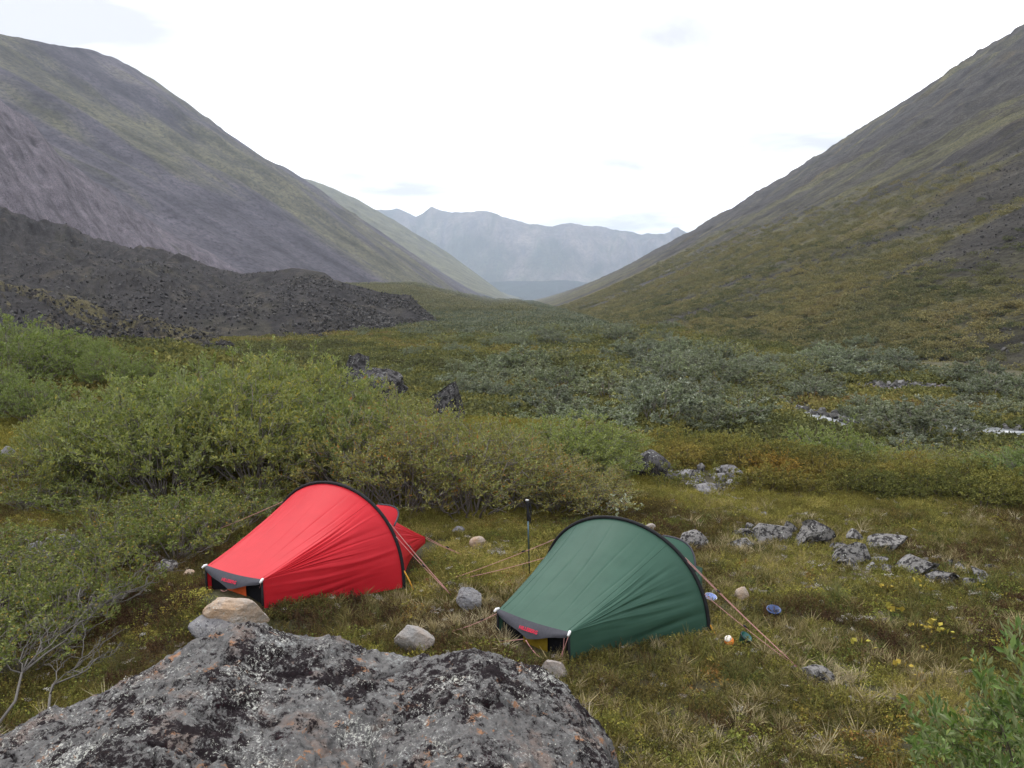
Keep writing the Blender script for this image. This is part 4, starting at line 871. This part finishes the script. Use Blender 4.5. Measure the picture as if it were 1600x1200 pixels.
# bare grey branches lying out of the left shrubs
def dead(px0, py0, px1, py1, seed, label, z1=.25, r0=.016):
    g = np.random.default_rng(seed); a = G(px0, py0); b = G(px1, py1); b.z += z1; a.z += .04; m = MB()
    def br(p, q, r, lvl):
        n = 7; ts = np.linspace(0, 1, n)[:, None]; P = np.array(p)*(1-ts)+np.array(q)*ts; L = np.linalg.norm(np.array(q)-np.array(p))
        P[1:-1] += g.normal(0, .035*L, (n-2, 3)); P[:, 2] += (np.sin(ts[:, 0]*math.pi)*.08*L)
        m.tube(P, np.linspace(r, r*.4, n), 5)
        if lvl < 3:
            for k in range(4 if lvl else 6):
                s_ = g.integers(2, n); d = (P[-1]-P[0])/L; d = d+g.normal(0, .55, 3); d[2] = abs(d[2])*.28; d /= np.linalg.norm(d)
                br(P[s_], P[s_]+d*L*g.uniform(.3, .55), r*.5, lvl+1)
    br(a[:], b[:], r0, 0); return tag(m.build('bare_branch', M['dead']), label, 'branch')
dead(-20, 1165, 150, 1000, 1, 'long bare grey branch reaching out of the left foreground shrubs', .12, .011)
dead(90, 1030, 215, 945, 2, 'forked bare grey branch above the left edge of the foreground boulder', .16)
dead(60, 1140, 130, 1060, 3, 'short bare twig low beside the left side of the boulder', .15, .011)
dead(20, 940, 120, 890, 4, 'thin grey branch among the low shrubs at far left', .2, .012)
dead(640, 800, 520, 745, 5, 'tangle of bare grey stems behind the red tent peak', .12, .009)
dead(850, 812, 930, 780, 6, 'crooked bare branch lying under the yellowish willow', .06, .010)
# leafy sprigs close to the lens, bottom right
big = [shrub_meshes(shrub_data(110+k, 1., .7, 14, 4, 4, 9, leaf=.085, lw=.36, stem_r=.009, tips=1.6), M['leaf_green'], M['bark_dark']) for k in range(2)]
for i, (px, y, top, s_) in enumerate([(1590, 4.6, 1130, 1.0), (1645, 4.9, 1075, 1.), (1540, 4.1, 1190, .9), (1690, 4.3, 1090, 1.)]):
    b = at_y(px, 1200, y); z = float(H(b[0], y)); ht = at_y(px, top, y)[2]-z
    place_shrub('willow', big[i % 2], (b[0], y, z), i*2.1, max(ht, .3)*.9, max(ht, .3), (.62, .86, .80), 'grey green willow sprig with large leaves in the bottom right corner', 'shrub', 'large leaved willow sprigs at bottom right')
# shrubs just beyond the edge of the bench
for i, (px, y, top, kind, tint) in enumerate([(1298, 17.5, 680, 0, (.9, 1., .8)), (1262, 18, 694, 0, (.9, .98, .85)), (1350, 17.5, 700, 0, (.85, .95, .85)), (1180, 19, 700, 1, (1.2, 1., .7)), (1222, 18.5, 706, 1, (1.2, .95, .7)), (1400, 15.6, 706, 1, (1., 1.02, .7)), (1450, 15.0, 708, 1, (1.02, 1., .7)), (1500, 14.8, 712, 1, (1., .98, .7)),
     (1550, 14.2, 712, 1, (1., .98, .7)), (1600, 13.8, 715, 1, (1., 1., .7)), (1600, 12.9, 725, 0, (.6, .8, .6)), (1650, 13.2, 705, 0, (.65, .85, .6)), (1430, 16.5, 704, 1, (.95, .98, .7)), (1530, 16., 706, 1, (1., .98, .7))]):
    b = at_y(px, 740, y); z = float(H(b[0], y)); ht = max(at_y(px, top, y)[2]-z, .5)
    place_shrub('willow', (protoA, protoB)[kind][i % 2], (b[0], y, z), i*1.7, max(ht, .9)*1.05, ht, tint,
        ['round green willow just below the edge of the camp bench', 'olive willow of the hedge below the edge of the bench at right'][kind], 'shrub', ['green willows below the bench edge', 'olive willows below the bench edge'][kind])
# plant with whitish leaves
wl_ = mk_leaf('whitish_leaf', (.38, .42, .33), (.6, .62, .52), (.3, .35, .2)); d_ = shrub_data(131, 1., 1.1, 9, 3, 2, 6, leaf=.12, lw=.5, stem_r=.012)
b = G(968, 806); o = shrub_mesh('whitish_plant', d_, wl_, M['bark'], link=True); o.location = b; o.scale = (.26, .26, .22); tag(o, 'small plant with whitish leaves behind the green tent', 'plant')

# ------------------------------------------------------------------ grey willows on the valley floor, each its own shrub
vp = [shrub_mesh('valley_willow', shrub_data(140+k, .85, .78, 17, 4, 7, 12, leaf=.055, lw=.6, stem_r=.012, tips=.75, droop=.1, bottom=.5), M['leaf_grey'], M['bark']) for k in range(5)]
g = np.random.default_rng(77); placed = []
def on_river(px, py):
    rx = np.interp(px, [1190, 1222, 1262, 1310, 1400, 1520, 1600], [600, 622, 645, 659, 667, 676, 683]); return px > 1200 and abs(py-rx) < 9
n_v = 0; tries = 0
zones = [('grey green willow of the thicket along the river at right', 'willows along the river at right', .8), ('grey willow of the valley thicket in the middle distance', 'willows in the middle of the valley', .2), ('scattered grey green willow on the valley floor left of the thicket', 'scattered willows on the left valley floor', .3)]
while n_v < 296 and tries < 20000:
    tries += 1; px = g.uniform(560, 1640); y = 19*(120/19)**g.uniform(0, 1)**.85
    x = (px-800)/FPX*y
    if y < float(edge_y(x))+5: continue
    hill = x > (24 if y < 60 else 17); 
    if hill and g.uniform() < .93: continue
    zf = float(H(x, y)); pyy = 600+FPX*math.tan(math.atan((CZ-zf)/y)-PITCH)
    dens = .25+.75*float(sstep(650, 950, px))
    if fbm(x/6, y/9, 2, 88)+.22 < g.uniform()*.8 and g.uniform() < (.9 if px < 1000 else .6): continue
    if g.uniform() > dens: continue
    s_ = g.uniform(.8, 2.0)*(.75 if px < 800 else 1)*(1.25 if g.uniform() < .25 else 1)
    tp_ = 600+FPX*math.tan(math.atan((CZ-zf-.8*s_)/y)-PITCH); hw_ = FPX*.8*s_/y
    if any(px+hw_ > a_ and px-hw_ < b_ and tp_ < d_ and pyy > c_ for a_, b_, c_, d_ in ((1235, 1312, 636, 672), (1535, 1640, 662, 700), (1330, 1450, 598, 611), (1060, 1150, 682, 694))): continue
    if any((x-a)**2+(y-b)**2 < (.72*s_)**2*1.3 for a, b in placed): continue
    placed.append((x, y)); src = vp[n_v % 5]
    o = src.copy(); col.objects.link(o); o.location = (x, y, zf-.1); o.rotation_euler.z = g.uniform(0, 6.28); o.scale = (s_, s_, s_*g.uniform(.62, .9))
    w_ = g.uniform(.72, 1.35); o.color = (w_, w_*g.uniform(.97, 1.06), w_*g.uniform(.8, 1.1), 1)
    if g.uniform() < .14: o.color = (1.15*w_, 1.05*w_, .55*w_, 1)
    zi = 0 if px > 1120 else (1 if px > 800 else 2)
    tag(o, zones[zi][0], 'shrub', zones[zi][1]); n_v += 1

# ------------------------------------------------------------------ ground cover
def normal_rot(n, g, t=.25): return np.stack([g.normal(0, t, n), g.normal(0, t, n), g.uniform(0, 6.28, n)], -1)
def on_bench(x, y): return y < edge_y(x)+3.5
def P3(x, y, dz=-.01): return np.stack([x, y, H(x, y)+dz], -1)
hea = [proto_heather(300+k) for k in range(4)]; lea = [proto_leafy(310+k) for k in range(3)]
x, y, g = wedge(62000, 3.4, 19.5, 400)
k = on_bench(x, y) & ~on_boulder(x, y) & keep(x, y) ; x, y = x[k], y[k]; n = len(x)
bare = fbm(x*1.1, y*1.1, 3, 410); k = bare > -.50-.25*sstep(8, 12, y)*sstep(0, 3, x); x, y = x[k], y[k]; n = len(x)
m1 = fbm(x*.55, y*.55, 3, 401); m2_ = fbm(x*2.1, y*2.1, 3, 402); fl_ = g.uniform(-1, 1, n)
tn = pal(.47+.68*m1+.42*m2_+.24*fl_, [(.065, .038, .022), (.130, .078, .036), (.095, .100, .030), (.170, .130, .042), (.19, .19, .048), (.31, .28, .070), (.38, .32, .11)])
far_g = sstep(9.5, 14, y)[:, None]; tn = tn*(1-far_g)+far_g*pal(.5+.5*m1+.25*fl_, [(.14, .135, .036), (.20, .19, .044), (.27, .235, .05), (.24, .22, .065)])
og = np.exp(-(((x-4.4)/1.1)**2+((y-13.3)/.9)**2))*(.5+.8*m2_); tn = tn+np.clip(og, 0, 1)[:, None]*np.array([.10, .03, -.01])
scatter('heather', hea, P3(x, y), normal_rot(n, g), g.uniform(.65, 1.25, n)*(1+.3*sstep(9, 15, y)), g.integers(0, 4, n), np.clip(tn, .01, 1), 'brown and green heather carpet covering the camp bench')
x, y, g = wedge(42000, 3.4, 19.5, 420)
mm = fbm(x*.8+9, y*.8, 3, 421); k = on_bench(x, y) & ~on_boulder(x, y) & keep(x, y) & (mm+.25*fbm(x*3, y*3, 2, 5) > -.12-.15*sstep(9, 12, y)); x, y, mm = x[k], y[k], mm[k]; n = len(x)
tn = pal(.5+.6*fbm(x*1.3, y*1.3, 2, 423)+g.uniform(-.2, .2, n), [(.085, .115, .030), (.145, .175, .042), (.24, .25, .055), (.34, .30, .060), (.26, .14, .045)])
scatter('low_leaves', lea, P3(x, y), normal_rot(n, g), g.uniform(.6, 1.3, n), g.integers(0, 3, n), tn, 'small green and yellow leaves of crowberry and blueberry between the heather')
gra = [proto_grass(330+k) for k in range(3)]
x, y, g = wedge(20000, 3.4, 17, 430)
mm = fbm(x*.7+4, y*.9, 3, 431)+.35*sstep(.5, 3, x)-.2*sstep(-1, -3, x); k = on_bench(x, y) & ~on_boulder(x, y) & keep(x, y) & (mm+g.uniform(-.25, .25, len(x)) > .24); x, y = x[k], y[k]; n = len(x)
tn = pal(.5+.7*fbm(x*1.1, y*1.1, 2, 433)+g.uniform(-.25, .25, n), [(.11, .13, .04), (.20, .17, .065), (.33, .27, .14), (.45, .39, .25)])
scatter('dry_grass', gra, P3(x, y), normal_rot(n, g, .35), g.uniform(.45, 1.05, n), g.integers(0, 3, n), tn, 'tufts of dry straw coloured and green grass')
# the pale grass clump right of the boulder
lic = [proto_lichen(340+k) for k in range(3)]
for i in range(40):
    px, py = random.uniform(1140, 1560), 0; py = 838+(px-1150)*.16+random.uniform(-12, 26)
    rock('rock', px, py, random.uniform(14, 46), random.uniform(6, 15), M['rock_lichen'], 'low broken slab sunk in the moss among the outcrop rocks', 280+i, sub=3, ang=1.1, rz=random.uniform(0, 3), group='broken slabs of the outcrop', sink=.5, rough=.05)
x, y, g = wedge(30000, 4.5, 14, 440)
cl = np.zeros(len(x))
for px, py, rr in [(775, 862, .38), (1160, 770, .6), (1290, 925, .28), (1215, 880, .35), (1275, 890, .3), (1400, 905, .3), (700, 925, .25), (60, 850, .6), (1350, 975, .2), (1460, 1005, .2), (690, 960, .25), (1345, 905, .3)]:
    c_ = G(px, py); cl = np.maximum(cl, np.exp(-((x-c_.x)**2+(y-c_.y)**2)/rr**2))
k = (cl*.8+.45*fbm(x*4, y*4, 2, 441) > g.uniform(.40, 1.2, len(x))) | (g.uniform(0, 1, len(x)) < .05)
k &= on_bench(x, y) & ~on_boulder(x, y) & keep(x, y); x, y = x[k], y[k]; n = len(x)
tn = pal(g.uniform(0, 1, n), [(.24, .20, .17), (.34, .31, .26), (.48, .46, .40)])
scatter('white_lichen', lic, P3(x, y, .035), normal_rot(n, g), g.uniform(.2, .8, n), g.integers(0, 3, n), tn, 'pale reindeer lichen patches and specks in the heather')
# valley floor and lower slopes: larger clumps
def mound(seed, n=150, r=.5, h=.32): return proto_leafy(seed, n, r, h, .10, .6, .8)
mo_ = [mound(350+k) for k in range(4)]
x, y, g = wedge(30000, 16, 130, 450, .75, 0)
k = ((y > edge_y(x)+2.5) | ((x < -1.5) & (y > 17.5))) & (x < 24+.0*y) & (np.abs(x) < y*.72+2); x, y = x[k], y[k]; n = len(x)
m1 = fbm(x/8, y/8, 3, 451)
tn = pal(.5+.55*m1+g.uniform(-.25, .25, n), [(.085, .080, .034), (.095, .105, .040), (.14, .14, .042), (.19, .17, .050), (.17, .115, .045)])
riv = np.zeros(n, bool)
pyv = 600+FPX*np.tan(np.arctan((CZ-H(x, y))/y)-PITCH); pxv = 800+FPX*x/y
rx = np.interp(pxv, [1190, 1222, 1262, 1310, 1400, 1520, 1700], [600, 622, 645, 659, 667, 676, 690]); k = ~((pxv > 1190) & (pyv-rx > -10) & (pyv-rx < np.where(pxv < 1340, 20, 13))) & ~((np.abs(pxv-1120) < 80) & (np.abs(pyv-688) < 7)) & ~((pxv > 1290) & (np.abs(pyv-607) < 6))
x, y, tn = x[k], y[k], tn[k]; n = len(x)
scatter('valley_tundra', mo_, P3(x, y, -.03), normal_rot(n, g, .15), g.uniform(.5, 1.2, n)*(1+y/120), g.integers(0, 4, n), tn, 'low mounded tundra plants covering the valley floor')
# far willow mass: past what one can count
g = np.random.default_rng(460); y = 95*(1500/95)**g.uniform(0, 1, 7000)**1.1; xl = -16-.03*y; xr = 13+.010*y; x = xl+(xr-xl)*g.uniform(-.15, 1.1, len(y)); k = (x/y > -.13) & (x < 13+.016*y); x, y = x[k], y[k]; n = len(x)
tn = pal(g.uniform(0, 1, n), [(.085, .10, .055), (.12, .135, .08), (.15, .165, .11), (.15, .14, .055)])
scatter('far_willow_thicket', mo_, P3(x, y, -.1), normal_rot(n, g, .15), g.uniform(1.2, 3.0, n)*(1+y/700), g.integers(0, 4, n), tn, 'far grey green willow thicket filling the valley bottom')
g = np.random.default_rng(465); y = 240*(2200/240)**g.uniform(0, 1, 16000); x = y*g.uniform(-.36, .02, len(y)); k = x < 8; x, y = x[k], y[k]; n = len(x)
tn = pal(.5+.5*fbm(x/40, y/60, 3, 466)+g.uniform(-.2, .2, n), [(.085, .090, .045), (.125, .125, .058), (.17, .16, .075), (.19, .17, .08)])
scatter('valley_side_tundra', mo_, P3(x, y, -.1), normal_rot(n, g, .15), g.uniform(1.5, 3.2, n)*(1+y/350), g.integers(0, 4, n), tn, 'olive tundra on the apron at the foot of the left mountain')
# clumps and stones on the lower right hill, sampled off the hill surface itself
def on_sheet(P, n, seed, y0, y1, t1, dens=None):
    g = np.random.default_rng(seed); nr_ = 230 if P is RP else P.shape[1]-13
    yy = P[:, 0, 1]; cand = np.where((yy > y0) & (yy < y1))[0]; w_ = 1/np.maximum(yy[cand], 20)**.9*np.gradient(yy)[cand]; w_ = np.abs(w_)/np.abs(w_).sum()
    i = g.choice(cand, n, p=w_).clip(0, len(yy)-2); t_ = g.uniform(0, 1, n)**1.3*t1*(nr_-1); j = t_.astype(int).clip(0, nr_-2); fi, fj = g.uniform(0, 1, n)[:, None], (t_-j)[:, None]
    return (P[i, j]*(1-fi)+P[i+1, j]*fi)*(1-fj)+(P[i, j+1]*(1-fi)+P[i+1, j+1]*fi)*fj, g
Q, g = on_sheet(RP, 60000, 470, 12, 420, .42)
m1 = fbm(Q[:, 0]/14, Q[:, 1]/14, 3, 471)+.3*fbm(Q[:, 0]/3, Q[:, 1]/3, 2, 473); k = (g.uniform(0, 1, len(Q)) < np.clip(.95+.9*m1, .25, 1)*np.clip(1.15-(Q[:, 2]+4)/30, 0, 1)) & (tongues(Q[:, 0], Q[:, 1], 0) < .30+g.uniform(0, .45, len(Q))); Q, m1 = Q[k], m1[k]; n = len(Q)
tn = pal(.45+.45*fbm(Q[:, 0]/6, Q[:, 1]/6, 3, 472)+g.uniform(-.22, .22, n), [(.090, .092, .046), (.130, .128, .060), (.180, .165, .072), (.215, .185, .075), (.170, .138, .070)])
scatter('hillside_tundra', mo_, Q, normal_rot(n, g, .3), g.uniform(.4, 1.2, n)*(1+np.hypot(Q[:, 0], Q[:, 1])/200), g.integers(0, 4, n), tn, 'olive and ochre tundra mats on the lower right hillside')
Q, g = on_sheet(RP, 15000, 476, 20, 200, .20)
k = ridged(Q[:, 0]/7, Q[:, 1]/26, 3, 477)+.5*fbm(Q[:, 0]/3, Q[:, 1]/5, 2, 478) > .50+.9*np.clip(Q[:, 2]/30, 0, 1)+g.uniform(-.15, .25, len(Q)); Q = Q[k]; n = len(Q)
scatter('hillside_scrub', mo_, Q+np.array([0, 0, .05]), normal_rot(n, g, .2), g.uniform(.4, 1.1, n)*(1+np.hypot(Q[:, 0], Q[:, 1])/250), g.integers(0, 4, n), pal(g.uniform(0, 1, n), [(.055, .068, .032), (.09, .10, .044), (.13, .125, .05)]), 'dark green scrub in rows across the lower right hillside')
M['stone_s'] = mk_cover('small_stone', trans=.0)
st = [rock('stone', 0, 0, 1, 1, M['stone_s'], None, 380+k, sub=2, ang=.9, link=False, size=(.8, .55)) for k in range(4)]
Q, g = on_sheet(RP, 60000, 480, 15, 230, .38)
k = tongues(Q[:, 0], Q[:, 1], 0) > .5+g.uniform(-.15, .5, len(Q)); Q = Q[k]; n = len(Q)
scatter('hillside_stones', st, Q, normal_rot(n, g, .3), .12+.34*g.uniform(0, 1, n)**3*(1+np.hypot(Q[:, 0], Q[:, 1])/300), g.integers(0, 4, n), pal(g.uniform(0, 1, n), [(.085, .079, .076), (.19, .18, .172)]), 'grey scree stones on the right hillside')
Q, g = on_sheet(MP, 70000, 490, 60, 240, .98); Q = Q[fbm(Q[:, 0]/9, Q[:, 1]/9, 3, 492) > g.uniform(-.5, .5, len(Q))]; n = len(Q)
scatter('moraine_stones', st, Q, normal_rot(n, g, .4), .12+.62*g.uniform(0, 1, n)**5, g.integers(0, 4, n), pal(g.uniform(0, 1, n), [(.045, .041, .041), (.095, .088, .084), (.20, .19, .18)]), 'loose dark stones covering the moraine')
Q, g = on_sheet(MP2, 4500, 495, 60, 120, .98); n = len(Q)
scatter('bank_stones', st, Q, normal_rot(n, g, .4), .14+.5*g.uniform(0, 1, n)**3, g.integers(0, 4, n), pal(g.uniform(0, 1, n), [(.030, .028, .029), (.060, .056, .056), (.16, .15, .14)]), 'loose stones on the rocky bank below the moraine')
# stones along the river bed
g = np.random.default_rng(620)
_rp = np.array([G(a_, b_)[:] for a_, b_ in zip(np.linspace(1205, 1690, 50), np.interp(np.linspace(1205, 1690, 50), [1205, 1222, 1262, 1310, 1400, 1520, 1700], [612, 622, 645, 659, 667, 676, 692]))])
_ru = g.uniform(0, 48.99, 1100); _ri = _ru.astype(int); _rq = _rp[_ri]*(1-(_ru-_ri))[:, None]+_rp[_ri+1]*(_ru-_ri)[:, None]; _rq[:, 1] += g.choice([-1, 1], 1100)*(1.7+np.abs(g.normal(0, 1.1, 1100)))
_rg = np.array([G(a_, 606)[:] for a_ in np.linspace(1300, 1480, 20)]); _ru = g.uniform(0, 18.99, 500); _ri = _ru.astype(int); _rh = _rg[_ri]*(1-(_ru-_ri))[:, None]+_rg[_ri+1]*(_ru-_ri)[:, None]; _rh[:, 1] += g.normal(0, 1.3, 500)
_rq = np.vstack([_rq, _rh]); pts = np.stack([_rq[:, 0], _rq[:, 1], H(_rq[:, 0], _rq[:, 1])+.03], -1)
n = len(pts); scatter('river_stones', st, pts, normal_rot(n, g, .3),   .10+.38*g.uniform(0, 1, n)**3, g.integers(0, 4, n), pal(g.uniform(0, 1, n), [(.12, .115, .11), (.22, .21, .20), (.36, .35, .34)]), 'grey and pale stones lining the river bed')
# dwarf shrubs beyond the outcrops, on the orange patch and along the bench rim
dw = [shrub_mesh('dwarf_cover', shrub_data(160+k, .34, .42, 12, 4, 3, 7, leaf=.034, lw=.6, stem_r=.005), M['cover'], M['bark_dark']) for k in range(3)]
x, y, g = wedge(5200, 9.5, 18, 500)
pxv = 800+FPX*x/y; k = on_bench(x, y) & keep(x, y) & (pxv > 1040) & (fbm(x*.7, y*.7, 2, 501) > -.12) & (y > 12.6-.25*np.maximum(x-2, 0)); x, y = x[k], y[k]; n = len(x)
tn = pal(.5+.6*fbm(x, y, 2, 502)+g.uniform(-.2, .2, n), [(.085, .095, .030), (.14, .145, .038), (.20, .19, .048), (.25, .20, .05)])
og = np.exp(-(((x-4.3)/.8)**2+((y-13.2)/.8)**2))*(.45+.5*fbm(x*1.6, y*1.6, 2, 505)+.4*(g.uniform(0, 1, n) < .3)); og = np.clip(og, 0, 1); tn = tn*(1-og[:, None])+og[:, None]*np.array([.36, .20, .04])
scatter('dwarf_birch', dw, P3(x, y), normal_rot(n, g, .15), g.uniform(.4, 1.05, n), g.integers(0, 3, n), tn, 'olive to orange dwarf birch spreading beyond the outcrop')
# yellow round leaves in the right foreground
ye = proto_leafy(520, 7, .08, .06, .045, .9, .9); pts = []
for px, py in [(1383, 960), (1400, 968), (1432, 992), (1455, 990), (1462, 998), (1478, 1003), (1450, 1024), (1345, 1020), (1385, 930), (1440, 928), (1526, 1048), (1412, 1056), (18, 684), (30, 690), (8, 680)]:
    p = G(px, py); pts.append((p.x, p.y, p.z+.05))
n = len(pts); g = np.random.default_rng(3)
scatter('yellow_leaves', [ye], pts, normal_rot(n, g, .15), g.uniform(.8, 1.3, n), np.zeros(n, int), pal(g.uniform(0, 1, n), [(.30, .28, .05), (.38, .28, .05)]), 'bright yellow round leaves low in the heather')
